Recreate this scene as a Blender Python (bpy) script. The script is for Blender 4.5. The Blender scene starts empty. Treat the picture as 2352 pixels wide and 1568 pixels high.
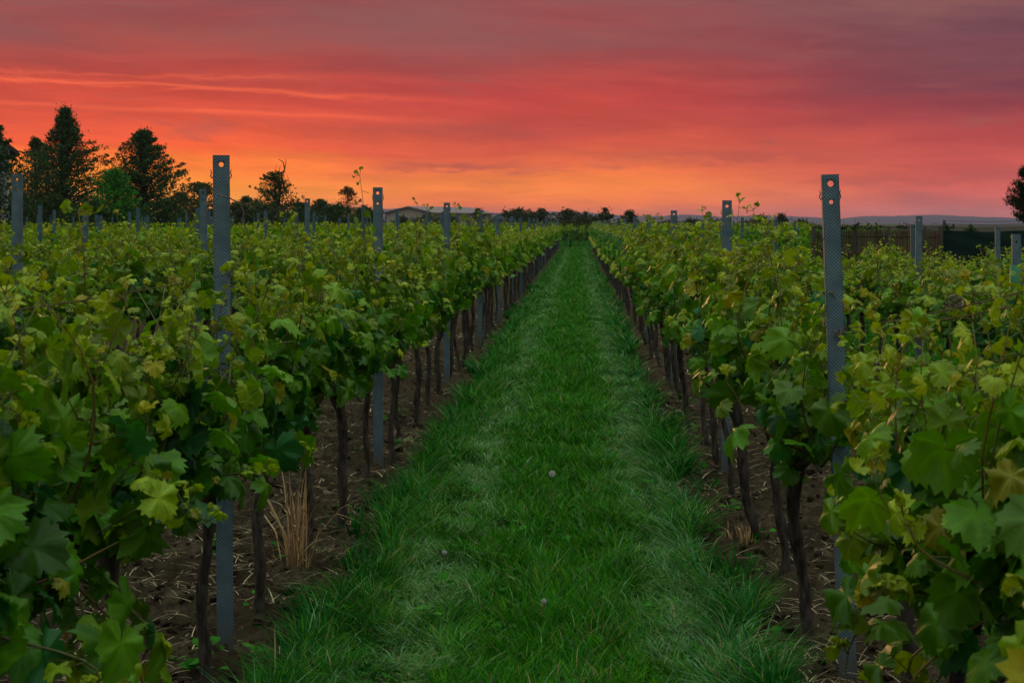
import bpy, bmesh, math, random
import numpy as np
from mathutils import Vector, Matrix

S = bpy.context.scene
R = math.radians
rng = np.random.default_rng(11)
random.seed(11)

# ------------------------------------------------------------------ camera
F, VX, HY, CAMZ = 3600.0, 1328.0, 513.0, 1.65      # focal length and vanishing point on a 2352 x 1568 frame
cam_data = bpy.data.cameras.new("camera")
cam = bpy.data.objects.new("camera", cam_data)
S.collection.objects.link(cam)
cam.location = (0, 0, CAMZ)
cam.rotation_euler = (R(90), 0, 0)
cam_data.sensor_width = 36.0
cam_data.lens = 36.0 * F / 2352.0
cam_data.shift_x = -(VX - 1176.0) / 2352.0
cam_data.shift_y = -(784.0 - HY) / 2352.0
cam_data.clip_start = 0.05
cam_data.clip_end = 30000
cam_data.dof.use_dof = True
cam_data.dof.focus_distance = 9.5
cam_data.dof.aperture_fstop = 10.0
S.camera = cam

S.view_settings.view_transform = 'Standard'
S.view_settings.look = 'None'
S.view_settings.exposure = 0.0
S.view_settings.gamma = 1.0


def lin(r, g, b):
    f = lambda c: (c / 255 / 12.92) if c / 255 <= 0.04045 else ((c / 255 + 0.055) / 1.055) ** 2.4
    return (f(r), f(g), f(b), 1.0)


# ------------------------------------------------------------------ node helpers
class NT:
    def __init__(self, tree):
        self.t = tree
        tree.nodes.clear()

    def n(self, typ, **kw):
        nd = self.t.nodes.new(typ)
        for k, v in kw.items():
            setattr(nd, k, v)
        return nd

    def l(self, a, b):
        self.t.links.new(a, b)

    def put(self, sock, v):
        if isinstance(v, (int, float)):
            sock.default_value = v
        elif isinstance(v, tuple):
            sock.default_value = v if len(v) == len(sock.default_value) else v[:len(sock.default_value)]
        else:
            self.l(v, sock)

    def m(self, op, a, b=None, c=None):
        nd = self.n('ShaderNodeMath', operation=op)
        self.put(nd.inputs[0], a)
        if b is not None:
            self.put(nd.inputs[1], b)
        if c is not None:
            self.put(nd.inputs[2], c)
        return nd.outputs[0]

    def mr(self, v, a, b, c=0.0, d=1.0, smooth=True):
        nd = self.n('ShaderNodeMapRange', interpolation_type='SMOOTHSTEP' if smooth else 'LINEAR')
        self.put(nd.inputs[0], v)
        for i, x in enumerate((a, b, c, d)):
            nd.inputs[i + 1].default_value = x
        return nd.outputs[0]

    def mix(self, f, a, b, mode='MIX'):
        nd = self.n('ShaderNodeMix', data_type='RGBA', blend_type=mode)
        self.put(nd.inputs[0], f)
        self.put(nd.inputs[6], a)
        self.put(nd.inputs[7], b)
        return nd.outputs[2]

    def ramp(self, f, els, interp='LINEAR'):
        nd = self.n('ShaderNodeValToRGB')
        cr = nd.color_ramp
        cr.interpolation = interp
        while len(cr.elements) > 1:
            cr.elements.remove(cr.elements[-1])
        cr.elements[0].position, cr.elements[0].color = els[0]
        for p, c in els[1:]:
            e = cr.elements.new(p)
            e.color = c
        self.put(nd.inputs[0], f)
        return nd.outputs[0]

    def noise(self, vec, scale, detail=4, rough=0.55, dim='3D'):
        nd = self.n('ShaderNodeTexNoise', noise_dimensions=dim)
        if vec is not None:
            self.l(vec, nd.inputs['Vector'])
        nd.inputs['Scale'].default_value = scale
        nd.inputs['Detail'].default_value = detail
        nd.inputs['Roughness'].default_value = rough
        return nd.outputs[0]

    def comb(self, x, y, z):
        nd = self.n('ShaderNodeCombineXYZ')
        for i, v in enumerate((x, y, z)):
            self.put(nd.inputs[i], v)
        return nd.outputs[0]

    def sep(self, v):
        nd = self.n('ShaderNodeSeparateXYZ')
        self.l(v, nd.inputs[0])
        return nd.outputs


# ------------------------------------------------------------------ sky (world)
W = bpy.data.worlds.new("World")
S.world = W
W.use_nodes = True
w = NT(W.node_tree)
tc = w.n('ShaderNodeTexCoord').outputs['Generated']
nrm = w.n('ShaderNodeVectorMath', operation='NORMALIZE')
w.l(tc, nrm.inputs[0])
dx, dy, dz = w.sep(nrm.outputs[0])
el = w.m('MULTIPLY', w.m('ARCSINE', dz), 57.2958)
az = w.m('MULTIPLY', w.m('ARCTAN2', dx, dy), 57.2958)
# long soft cloud streaks: noise stretched along the horizon
q1 = w.noise(w.comb(w.m('MULTIPLY', az, 0.09), w.m('MULTIPLY', el, 0.35), 2.2), 1.0, 3, 0.5)
elt = w.m('ADD', w.m('ADD', el, w.m('MULTIPLY', az, 0.035)), w.m('MULTIPLY', w.m('SUBTRACT', q1, 0.5), 1.6))
n1 = w.noise(w.comb(w.m('MULTIPLY', az, 0.085), w.m('MULTIPLY', elt, 0.50), 3.1), 1.0, 6, 0.62)
n2 = w.noise(w.comb(w.m('MULTIPLY', az, 0.17), w.m('MULTIPLY', elt, 1.75), 9.7), 1.0, 6, 0.62)
n3 = w.noise(w.comb(w.m('MULTIPLY', az, 0.50), w.m('MULTIPLY', elt, 1.9), 5.3), 1.0, 6, 0.62)
n5 = w.noise(w.comb(w.m('MULTIPLY', az, 0.20), w.m('MULTIPLY', elt, 0.95), 33.3), 1.0, 6, 0.6)
n4 = w.noise(w.comb(w.m('MULTIPLY', az, 0.03), w.m('MULTIPLY', el, 0.25), 21.0), 1.0, 3, 0.5)
warp = w.m('ADD', w.m('MULTIPLY', w.m('SUBTRACT', n1, 0.5), 2.8),
           w.m('ADD', w.m('MULTIPLY', w.m('SUBTRACT', n2, 0.5), 0.9), w.m('MULTIPLY', w.m('SUBTRACT', n3, 0.5), 0.7)))
warpk = w.mr(el, 0.2, 2.5, 0.35, 1.0)
ele = w.m('ADD', el, w.m('MULTIPLY', warp, warpk))
fac = w.m('DIVIDE', ele, 10.0)
RL = w.ramp(fac, [(0.0, (1.18, 0.29, 0.010, 1)), (0.09, (1.22, 0.40, 0.014, 1)), (0.19, (1.15, 0.29, 0.018, 1)), (0.28, lin(250, 98, 48)),
                  (0.37, lin(228, 86, 58)), (0.45, lin(212, 78, 58)), (0.54, lin(184, 73, 64)), (0.66, lin(168, 76, 71)),
                  (0.81, lin(150, 72, 74)), (1.0, lin(132, 70, 78))])
RM = w.ramp(fac, [(0.0, lin(228, 98, 56)), (0.07, (0.98, 0.195, 0.028, 1)), (0.13, (1.02, 0.245, 0.034, 1)), (0.20, (0.94, 0.185, 0.045, 1)),
                  (0.27, lin(226, 94, 62)), (0.35, lin(204, 78, 62)), (0.43, lin(200, 72, 65)), (0.51, lin(184, 71, 66)),
                  (0.64, lin(166, 73, 72)), (0.82, lin(150, 76, 80)), (1.0, lin(132, 74, 82))])
RR = w.ramp(fac, [(0.0, lin(200, 100, 92)), (0.10, lin(212, 98, 90)), (0.18, lin(206, 86, 76)), (0.26, lin(196, 78, 73)),
                  (0.34, lin(176, 71, 72)), (0.42, lin(158, 66, 72)), (0.50, lin(130, 64, 74)), (0.66, lin(112, 66, 80)),
                  (0.81, lin(102, 66, 84)), (1.0, lin(94, 68, 88))])
low = w.mix(w.mr(az, -15.5, -3.5), RL, RM)
low = w.mix(w.mr(az, 0.0, 14.5), low, RR)
# glowing underlit edges of the cloud bank on the sun's side
def band(e0, tilt, width, amp, a0, a1, nz):
    c = w.m('ADD', w.m('MULTIPLY', az, tilt), e0)
    d = w.m('SUBTRACT', w.m('ADD', el, w.m('MULTIPLY', w.m('SUBTRACT', nz, 0.5), 0.75)), c)
    g = w.m('EXPONENT', w.m('MULTIPLY', w.m('POWER', w.m('DIVIDE', d, width), 2.0), -1.0))
    return w.m('MULTIPLY', w.m('MULTIPLY', g, w.mr(az, a0, a1, 1.0, 0.0)), amp)
bands = w.m('ADD', band(4.35, -0.03, 0.075, 0.75, -14.0, -2.0, n2), band(3.55, -0.03, 0.09, 0.55, -13.0, -1.0, n1))
bands = w.m('ADD', bands, band(5.2, 0.0, 0.06, 0.3, -12.0, -8.0, n3))
low = w.mix(w.m('MINIMUM', bands, 1.0), low, lin(255, 108, 70))
low = w.mix(1.0, low, w.mix(w.mr(n2, 0.3, 0.7), (0.86, 0.84, 0.90, 1), (1.12, 1.12, 1.04, 1)), 'MULTIPLY')
low = w.mix(w.mr(n5, 0.56, 0.72, 0.0, 0.42), low, (0.36, 0.10, 0.085, 1))
# soft dark cloud banks: two lone streaks over the path and grey-mauve cover high up
def cloud(azc, elc, wa, we, amp):
    a_ = w.m('POWER', w.m('DIVIDE', w.m('SUBTRACT', w.m('ADD', az, w.m('MULTIPLY', w.m('SUBTRACT', n1, 0.5), 6.0)), azc), wa), 2.0)
    e_ = w.m('POWER', w.m('DIVIDE', w.m('SUBTRACT', w.m('ADD', el, w.m('MULTIPLY', w.m('SUBTRACT', n3, 0.5), 1.1)), elc), we), 2.0)
    return w.m('MULTIPLY', w.m('EXPONENT', w.m('MULTIPLY', w.m('ADD', a_, e_), -1.0)), amp)
cl = w.m('ADD', cloud(-4.0, 2.05, 2.6, 0.16, 0.75), cloud(-3.5, 3.35, 4.5, 0.28, 0.55))
cl = w.m('ADD', cl, w.m('ADD', cloud(6.0, 2.45, 5.0, 0.22, 0.6), cloud(12.5, 1.6, 3.5, 0.2, 0.5)))
low = w.mix(w.m('MINIMUM', cl, 0.85), low, lin(178, 80, 70))
low = w.mix(w.m('MULTIPLY', w.mr(el, 4.6, 7.6), w.mr(n1, 0.36, 0.62, 0.2, 0.85)), low, lin(142, 90, 87))
# sky behind and beside the camera: cool dusk
side = w.mr(dy, 0.75, -0.2, 0.0, 1.0)
low = w.mix(side, low, lin(108, 104, 122))
ZEN = (1.06, 1.34, 1.14, 1)
top = w.mix(w.mr(n4, 0.3, 0.7), tuple(c * 0.85 for c in ZEN), tuple(c * 1.15 for c in ZEN))
sky = w.mix(w.mr(el, 12.0, 72.0), low, top)
bg = w.n('ShaderNodeBackground')
w.l(sky, bg.inputs[0])
bg.inputs[1].default_value = 1.0
wo = w.n('ShaderNodeOutputWorld')
w.l(bg.outputs[0], wo.inputs[0])

# ------------------------------------------------------------------ sun, low behind the cloud bank
sd = bpy.data.lights.new("sun", 'SUN')
sd.energy = 0.75
sd.angle = R(14)
sd.color = (1.0, 0.50, 0.20)
sun = bpy.data.objects.new("sun", sd)
S.collection.objects.link(sun)
saz, sel = R(-11.0), R(5.0)
sun.rotation_euler = Vector((math.sin(saz) * math.cos(sel), math.cos(saz) * math.cos(sel), math.sin(sel))).to_track_quat('Z', 'Y').to_euler()


# ------------------------------------------------------------------ geometry helpers
def at(px, py, D):
    """A point D metres ahead that stands at this spot of a 2352 x 1568 frame."""
    return Vector(((px - VX) / F * D, D, CAMZ - (py - HY) / F * D))


def tag(o, label=None, cat=None, group=None, kind=None):
    for k, v in (('label', label), ('category', cat), ('group', group), ('kind', kind)):
        if v:
            o[k] = v
    return o


def link(o, parent=None):
    S.collection.objects.link(o)
    if parent:
        o.parent = parent
    return o


def empty(name, loc=(0, 0, 0), rz=0.0):
    o = bpy.data.objects.new(name, None)
    o.empty_display_size = 0.2
    o.location = loc
    o.rotation_euler = (0, 0, rz)
    return link(o)


class MB:
    """Collects vertices, faces and colours; mesh() turns them into one mesh."""

    def __init__(self):
        self.v, self.c, self.t, self.q, self.n = [], [], [], [], 0

    def add(self, v, tris=None, quads=None, col=(1, 1, 1)):
        v = np.asarray(v, dtype=np.float32).reshape(-1, 3)
        col = np.asarray(col, dtype=np.float32)
        if col.ndim == 1:
            col = np.broadcast_to(col, (len(v), 3))
        self.v.append(v)
        self.c.append(col)
        if tris is not None and len(tris):
            self.t.append(np.asarray(tris, dtype=np.int32).reshape(-1, 3) + self.n)
        if quads is not None and len(quads):
            self.q.append(np.asarray(quads, dtype=np.int32).reshape(-1, 4) + self.n)
        self.n += len(v)

    def box(self, a, b, col=(1, 1, 1)):
        (x0, y0, z0), (x1, y1, z1) = a, b
        v = [(x, y, z) for z in (z0, z1) for y in (y0, y1) for x in (x0, x1)]
        self.add(v, quads=[(0, 2, 3, 1), (4, 5, 7, 6), (0, 1, 5, 4), (2, 6, 7, 3), (0, 4, 6, 2), (1, 3, 7, 5)], col=col)

    def tube(self, pts, rad, seg=6, col=(1, 1, 1), jag=0.0, rs=None):
        pts = np.asarray(pts, dtype=float)
        n = len(pts)
        rad = np.broadcast_to(np.asarray(rad, dtype=float), (n,))
        tan = np.gradient(pts, axis=0)
        tan /= np.linalg.norm(tan, axis=1)[:, None] + 1e-9
        ref = np.array([0.13, 0.97, 0.2]) if abs(tan[0][2]) > 0.6 else np.array([0.1, 0.05, 1.0])
        u = np.cross(tan, ref)
        u /= np.linalg.norm(u, axis=1)[:, None] + 1e-9
        vv = np.cross(tan, u)
        a = np.linspace(0, 2 * np.pi, seg, endpoint=False)
        rr = rad[:, None] * np.ones((1, seg))
        if jag and rs is not None:
            rr = rr * (1 + jag * (rs.random((n, seg)) - 0.5) * 2)
        V = pts[:, None, :] + rr[..., None] * (np.cos(a)[None, :, None] * u[:, None, :] + np.sin(a)[None, :, None] * vv[:, None, :])
        i, j = np.meshgrid(np.arange(n - 1), np.arange(seg), indexing='ij')
        j2 = (j + 1) % seg
        q = np.stack([i * seg + j, i * seg + j2, (i + 1) * seg + j2, (i + 1) * seg + j], -1).reshape(-1, 4)
        c = np.asarray(col, dtype=float)
        if c.ndim == 2:
            c = np.repeat(c, seg, axis=0)
        base = self.n
        self.add(V.reshape(-1, 3), quads=q, col=c)
        caps = [(0, k + 1, k) for k in range(1, seg - 1)]
        o = (n - 1) * seg
        caps += [(o, o + k, o + k + 1) for k in range(1, seg - 1)]
        self.t.append(np.asarray(caps, dtype=np.int32) + base)

    def mesh(self, name, mat, smooth=True):
        me = bpy.data.meshes.new(name)
        V = np.concatenate(self.v)
        C = np.concatenate(self.c)
        T = np.concatenate(self.t) if self.t else np.zeros((0, 3), np.int32)
        Q = np.concatenate(self.q) if self.q else np.zeros((0, 4), np.int32)
        me.vertices.add(len(V))
        me.vertices.foreach_set('co', V.ravel())
        me.loops.add(T.size + Q.size)
        me.loops.foreach_set('vertex_index', np.concatenate([T.ravel(), Q.ravel()]).astype(np.int32))
        me.polygons.add(len(T) + len(Q))
        starts = np.concatenate([np.arange(len(T)) * 3, T.size + np.arange(len(Q)) * 4]).astype(np.int32)
        me.polygons.foreach_set('loop_start', starts)
        me.polygons.foreach_set('use_smooth', np.full(len(T) + len(Q), smooth))
        ca = me.color_attributes.new('Col', 'FLOAT_COLOR', 'POINT')
        ca.data.foreach_set('color', np.concatenate([C, np.ones((len(C), 1), np.float32)], 1).astype(np.float32).ravel())
        me.update(calc_edges=True)
        if mat:
            me.materials.append(mat)
        return me

    def build(self, name, mat, parent=None, smooth=True):
        return link(bpy.data.objects.new(name, self.mesh(name, mat, smooth)), parent)


def unit(a):
    return a / (np.linalg.norm(a, axis=-1, keepdims=True) + 1e-9)


def frames(tip, nor):
    """Rotation matrices whose y axis is the tip direction and z axis near the normal."""
    y = unit(tip)
    x = unit(np.cross(y, nor))
    z = np.cross(x, y)
    return np.stack([x, y, z], -1)


def stamp(mb, tmpl, pos, rot, scale, col):
    """Copies a leaf shape to many places inside one mesh."""
    tv, tt, tf = tmpl
    N, K = len(pos), len(tv)
    if N == 0:
        return
    V = np.einsum('nij,kj->nki', rot, tv) * scale[:, None, None] + pos[:, None, :]
    T = (tt[None] + (np.arange(N) * K)[:, None, None]).reshape(-1, 3)
    C = col[:, None, :] * tf[None, :, None]
    mb.add(V.reshape(-1, 3), tris=T, col=C.reshape(-1, 3))


def hash2(ix, iy, seed):
    h = (ix.astype(np.int64) * 374761393 + iy.astype(np.int64) * 668265263 + seed * 1442695041) & 0x7fffffff
    h = ((h ^ (h >> 13)) * 1274126177) & 0x7fffffff
    return ((h ^ (h >> 16)) & 0xffff) / 65535.0


def vnoise(x, y, seed=0):
    x = np.asarray(x, float)
    y = np.asarray(y, float)
    ix, iy = np.floor(x), np.floor(y)
    fx, fy = x - ix, y - iy
    fx, fy = fx * fx * (3 - 2 * fx), fy * fy * (3 - 2 * fy)
    a, b = hash2(ix, iy, seed), hash2(ix + 1, iy, seed)
    c, d = hash2(ix, iy + 1, seed), hash2(ix + 1, iy + 1, seed)
    return (a * (1 - fx) + b * fx) * (1 - fy) + (c * (1 - fx) + d * fx) * fy


# ------------------------------------------------------------------ materials
def material(name):
    m = bpy.data.materials.new(name)
    m.use_nodes = True
    t = NT(m.node_tree)
    out = t.n('ShaderNodeOutputMaterial')
    return m, t, out


def principled(t, col, rough=0.6, spec=0.5, metal=0.0, normal=None):
    p = t.n('ShaderNodeBsdfPrincipled')
    t.put(p.inputs['Base Color'], col)
    t.put(p.inputs['Roughness'], rough)
    p.inputs['Specular IOR Level'].default_value = spec
    p.inputs['Metallic'].default_value = metal
    if normal is not None:
        t.l(normal, p.inputs['Normal'])
    return p.outputs[0]


def bump(t, h, strength=0.5, dist=0.01):
    b = t.n('ShaderNodeBump')
    b.inputs['Strength'].default_value = strength
    b.inputs['Distance'].default_value = dist
    t.l(h, b.inputs['Height'])
    return b.outputs[0]


def attr(t):
    return t.n('ShaderNodeAttribute', attribute_name='Col').outputs['Color']


def leafy(name, trans=0.35, rough=0.42, spec=0.5, tint=(1.5, 1.15, 0.45, 1), mottle=40.0):
    m, t, out = material(name)
    c = attr(t)
    pos = t.n('ShaderNodeTexCoord').outputs['Object']
    nz = t.noise(pos, mottle, 3)
    c = t.mix(0.7, c, t.mix(nz, (0.55, 0.6, 0.6, 1), (1.4, 1.35, 1.3, 1)), 'MULTIPLY')
    spots = t.mr(t.noise(pos, mottle * 1.3, 4), 0.67, 0.74, 0.0, 0.55)
    c = t.mix(spots, c, (0.12, 0.085, 0.02, 1))
    p = principled(t, c, rough, spec, normal=bump(t, t.noise(pos, mottle * 3, 3), 0.35, 0.004))
    tr = t.n('ShaderNodeBsdfTranslucent')
    t.l(t.mix(1.0, c, tint, 'MULTIPLY'), tr.inputs[0])
    mx = t.n('ShaderNodeMixShader')
    mx.inputs[0].default_value = trans
    t.l(p, mx.inputs[1])
    t.l(tr.outputs[0], mx.inputs[2])
    t.l(mx.outputs[0], out.inputs[0])
    return m


M_LEAF = leafy('vine_leaf', 0.30, 0.42, 0.30, tint=(1.05, 1.3, 0.3, 1))
M_FARLEAF = leafy('field_leaf', 0.30, 0.55, 0.12, tint=(1.05, 1.3, 0.3, 1))
M_TREELEAF = leafy('tree_leaf', 0.22, 0.6, 0.25, mottle=3.0)
M_GRASS = leafy('grass_blade', 0.25, 0.55, 0.06, tint=(0.8, 1.2, 0.4, 1), mottle=6.0)


def barkmat(name, a, b, scale=30.0):
    m, t, out = material(name)
    pos = t.n('ShaderNodeTexCoord').outputs['Object']
    mp = t.n('ShaderNodeMapping')
    t.l(pos, mp.inputs[0])
    mp.inputs['Scale'].default_value = (1, 1, 0.22)
    nz = t.noise(mp.outputs[0], scale, 6, 0.7)
    nz2 = t.noise(pos, scale * 0.25, 3)
    c = t.mix(t.mr(nz, 0.35, 0.68), a, b)
    c = t.mix(t.mr(nz2, 0.4, 0.7, 0, 0.5), c, tuple(x * 0.5 for x in a[:3]) + (1,))
    t.l(principled(t, c, 0.9, 0.2, normal=bump(t, nz, 1.0, 0.012)), out.inputs[0])
    return m


M_BARK = barkmat('vine_bark', (0.032, 0.022, 0.017, 1), (0.125, 0.095, 0.075, 1), 40)
M_TREEBARK = barkmat('tree_bark', (0.03, 0.022, 0.016, 1), (0.09, 0.07, 0.05, 1), 6)


def plain(name, col=None, rough=0.7, spec=0.3, metal=0.0, nscale=20.0, amt=0.35, bmp=0.2, use_attr=False):
    m, t, out = material(name)
    pos = t.n('ShaderNodeTexCoord').outputs['Object']
    nz = t.noise(pos, nscale, 5)
    base = attr(t) if use_attr else col
    c = t.mix(1.0, base, t.mix(nz, (1 - amt, 1 - amt, 1 - amt, 1), (1 + amt, 1 + amt, 1 + amt, 1)), 'MULTIPLY')
    t.l(principled(t, c, rough, spec, metal, bump(t, nz, bmp, 0.01)), out.inputs[0])
    return m


M_CANE = plain('vine_cane', use_attr=True, rough=0.55, nscale=30)
M_STRAW = plain('dry_straw', use_attr=True, rough=0.7, nscale=20)
M_WIRE = plain('trellis_wire', (0.055, 0.038, 0.022, 1), 0.7, 0.2, 0.0, 60)
M_DRY = plain('dry_tendril', (0.16, 0.12, 0.10, 1), 0.8, 0.2, 0, 60)
M_SEED = plain('seed_fluff', (0.66, 0.63, 0.60, 1), 0.9, 0.1, 0, 90, 0.3)
M_CREAM = plain('cream_render', (0.42, 0.36, 0.26, 1), 0.9, 0.2, 0, 3, 0.12)
M_WHITE = plain('white_render', (0.40, 0.39, 0.38, 1), 0.9, 0.2, 0, 3, 0.12)
M_SHEET = plain('roof_sheet', (0.20, 0.165, 0.175, 1), 0.6, 0.3, 0.1, 2, 0.12)
M_REDROOF = plain('clay_tiles', (0.20, 0.075, 0.045, 1), 0.85, 0.2, 0, 6, 0.3)
M_DARKROOF = plain('dark_tiles', (0.06, 0.05, 0.05, 1), 0.8, 0.2, 0, 6, 0.3)
M_TIMBER = plain('dark_timber', (0.045, 0.032, 0.025, 1), 0.85, 0.2, 0, 10, 0.3)
M_GLASS = plain('window_glass', (0.02, 0.025, 0.03, 1), 0.1, 0.6, 0, 2, 0.1, 0.0)
M_REED = plain('reed', use_attr=True, rough=0.85, nscale=25, amt=0.5)
M_NET = plain('shade_net', (0.008, 0.028, 0.022, 1), 0.9, 0.15, 0, 30, 0.5)
M_SLEEVE = plain('green_sleeve', (0.01, 0.16, 0.06, 1), 0.5, 0.4, 0, 20, 0.2)
M_BIRD = plain('dark_plumage', (0.012, 0.011, 0.012, 1), 0.7, 0.3, 0, 60)

# knurled zinc sheet: a lattice of small raised diamonds
M_POST, t, out = material('knurled_zinc')
pos = t.n('ShaderNodeTexCoord').outputs['Object']
x, y, z = t.sep(pos)
s1 = t.m('COSINE', t.m('MULTIPLY', t.m('ADD', x, y), 480.0))
s2 = t.m('COSINE', t.m('MULTIPLY', z, 480.0))
dia = t.m('MULTIPLY', s1, s2)
nz = t.noise(pos, 9.0, 5)
nzf = t.noise(pos, 70.0, 4)
c = t.mix(t.mr(nz, 0.3, 0.7), (0.13, 0.20, 0.24, 1), (0.24, 0.325, 0.37, 1))
c = t.mix(t.mr(dia, -0.15, 0.35, 0.60, 0.0), c, (0.035, 0.054, 0.064, 1))
c = t.mix(t.mr(nzf, 0.62, 0.75, 0.0, 0.6), c, (0.16, 0.10, 0.06, 1))
rust = t.m('MULTIPLY', t.mr(t.noise(pos, 5.0, 5), 0.55, 0.72), t.mr(nzf, 0.4, 0.6))
c = t.mix(t.m('MULTIPLY', rust, 0.55), c, (0.10, 0.055, 0.035, 1))
c = t.mix(t.m('MULTIPLY', t.mr(z, 0.0, 0.22, 1.0, 0.0), t.mr(nz, 0.25, 0.6)), c, (0.11, 0.085, 0.06, 1))
t.l(principled(t, c, 0.6, 0.35, 0.15, bump(t, dia, 0.5, 0.002)), out.inputs[0])
M_POST_FAR = plain('weathered_zinc', (0.080, 0.145, 0.185, 1), 0.6, 0.3, 0.15, 9, 0.3)

# ------------------------------------------------------------------ ground
GS, GE = -1.06, 0.66                     # grass path edges; the pattern repeats every second alley


def grass_mask(x, y):
    e = (vnoise(x * 0 + y * 1.7, y * 0.4, 3) - 0.5) * 0.20 + (vnoise(x * 5, y * 5, 8) - 0.5) * 0.16
    xx = (x - GS + 100 * 4.6) % 4.6
    return (xx + e > 0.0) & (xx - e * 1.1 < GE - GS) & (xx < 4.4)


def ground_h(x, y):
    near = np.clip((30 - y) / 14, 0, 1)
    clod = ((vnoise(x * 3.2, y * 3.2, 1) - 0.5) * 0.08 + (vnoise(x * 9, y * 9, 2) - 0.5) * 0.09
            + (vnoise(x * 21, y * 21, 4) - 0.5) * 0.065)
    g = np.clip(np.minimum(x - GS, GE - x) * 4 + 0.3, 0, 1)
    return near * clod * (1 - 0.75 * g) - 0.015


def axis(lo, hi, step, lo_far, hi_far, grow=1.25):
    a = list(np.arange(lo, hi, step))
    s, p, up = step, hi, []
    while p < hi_far:
        up.append(p)
        s *= grow
        p += s
    up.append(hi_far)
    s, p, dn = step, lo, []
    while p > lo_far:
        s *= grow
        p -= s
        dn.append(max(p, lo_far))
    return np.array(dn[::-1] + a + up)


gx = axis(-4.6, 4.2, 0.032, -6000, 6000)
gy = axis(4.6, 15.0, 0.036, -400, 12000, 1.06)
X, Y = np.meshgrid(gx, gy)
Z = np.where(Y < 300, ground_h(X, Y), -0.015)
mb = MB()
ny, nx = X.shape
i, j = np.meshgrid(np.arange(ny - 1), np.arange(nx - 1), indexing='ij')
q = np.stack([i * nx + j, i * nx + j + 1, (i + 1) * nx + j + 1, (i + 1) * nx + j], -1).reshape(-1, 4)
mb.add(np.stack([X, Y, Z], -1).reshape(-1, 3), quads=q)
M_GROUND, t, out = material('tilled_soil')
pos = t.n('ShaderNodeTexCoord').outputs['Object']
x, y, z = t.sep(pos)
na, nb, nc = t.noise(pos, 2.2, 5), t.noise(pos, 24.0, 6, 0.7), t.noise(pos, 7.0, 4)
soil = t.mix(t.mr(na, 0.3, 0.7), (0.060, 0.042, 0.027, 1), (0.130, 0.092, 0.060, 1))
soil = t.mix(t.mr(nb, 0.35, 0.6), tuple(c * 0.35 for c in (0.15, 0.10, 0.07)) + (1,), soil)
soil = t.mix(t.mr(nc, 0.60, 0.75, 0, 0.35), soil, (0.30, 0.21, 0.14, 1))
xm = t.m('FLOORED_MODULO', t.m('SUBTRACT', x, GS), 4.6)
xm = t.m('ADD', xm, t.m('MULTIPLY', t.m('SUBTRACT', nc, 0.5), 0.5))
gm = t.m('MULTIPLY', t.mr(xm, 0.0, 0.15), t.mr(xm, GE - GS - 0.15, GE - GS, 1.0, 0.0))
gm = t.m('MAXIMUM', gm, t.mr(y, 112.0, 116.0))
gcol = t.mix(t.mr(nb, 0.3, 0.7), (0.010, 0.040, 0.005, 1), (0.020, 0.100, 0.008, 1))
gcol = t.mix(t.mr(y, 140.0, 220.0), gcol, t.mix(na, (0.030, 0.032, 0.016, 1), (0.060, 0.050, 0.030, 1)))
t.l(principled(t, t.mix(gm, soil, gcol), 1.0, 0.0, normal=bump(t, nb, 1.0, 0.05)), out.inputs[0])
tag(mb.build('ground', M_GROUND), kind='structure')

# ------------------------------------------------------------------ grass
def blades(mb, P, h, wid, lean, ang, curl, c0, c1):
    """Curved tapering blades: P foot, lean direction ang, amount lean (tip offset / height)."""
    N = len(P)
    lev = np.array([0.0, 0.35, 0.7, 1.0])
    d = np.stack([np.cos(ang), np.sin(ang), 0 * ang], -1)
    twist = ang + np.pi / 2 + rng.normal(0, 0.7, N)
    s = np.stack([np.cos(twist), np.sin(twist), 0 * ang], -1)
    vs, cs = [], []
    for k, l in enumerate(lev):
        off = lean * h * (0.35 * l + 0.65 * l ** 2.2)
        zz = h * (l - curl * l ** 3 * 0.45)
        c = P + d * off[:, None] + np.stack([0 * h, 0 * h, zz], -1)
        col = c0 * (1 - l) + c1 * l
        if k < 3:
            ww = wid * (1 - 0.25 * l) / 2
            vs += [c - s * ww[:, None], c + s * ww[:, None]]
            cs += [col, col]
        else:
            vs.append(c)
            cs.append(col)
    V = np.stack(vs, 1)
    C = np.stack(cs, 1)
    q = np.array([(0, 1, 3, 2), (2, 3, 5, 4)])
    tr = np.array([(4, 5, 6)])
    o = (np.arange(N) * 7)[:, None, None]
    mb.add(V.reshape(-1, 3), tris=(tr[None] + o).reshape(-1, 3), quads=(q[None] + o).reshape(-1, 4), col=C.reshape(-1, 3))


def scatter_strip(x0, x1, y0, y1, n, pw=1.3):
    u = rng.random(n)
    a, b = y0 ** (1 - pw), y1 ** (1 - pw)
    yy = (a + (b - a) * u) ** (1 / (1 - pw))
    return rng.uniform(x0, x1, n), yy


mb = MB()


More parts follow.
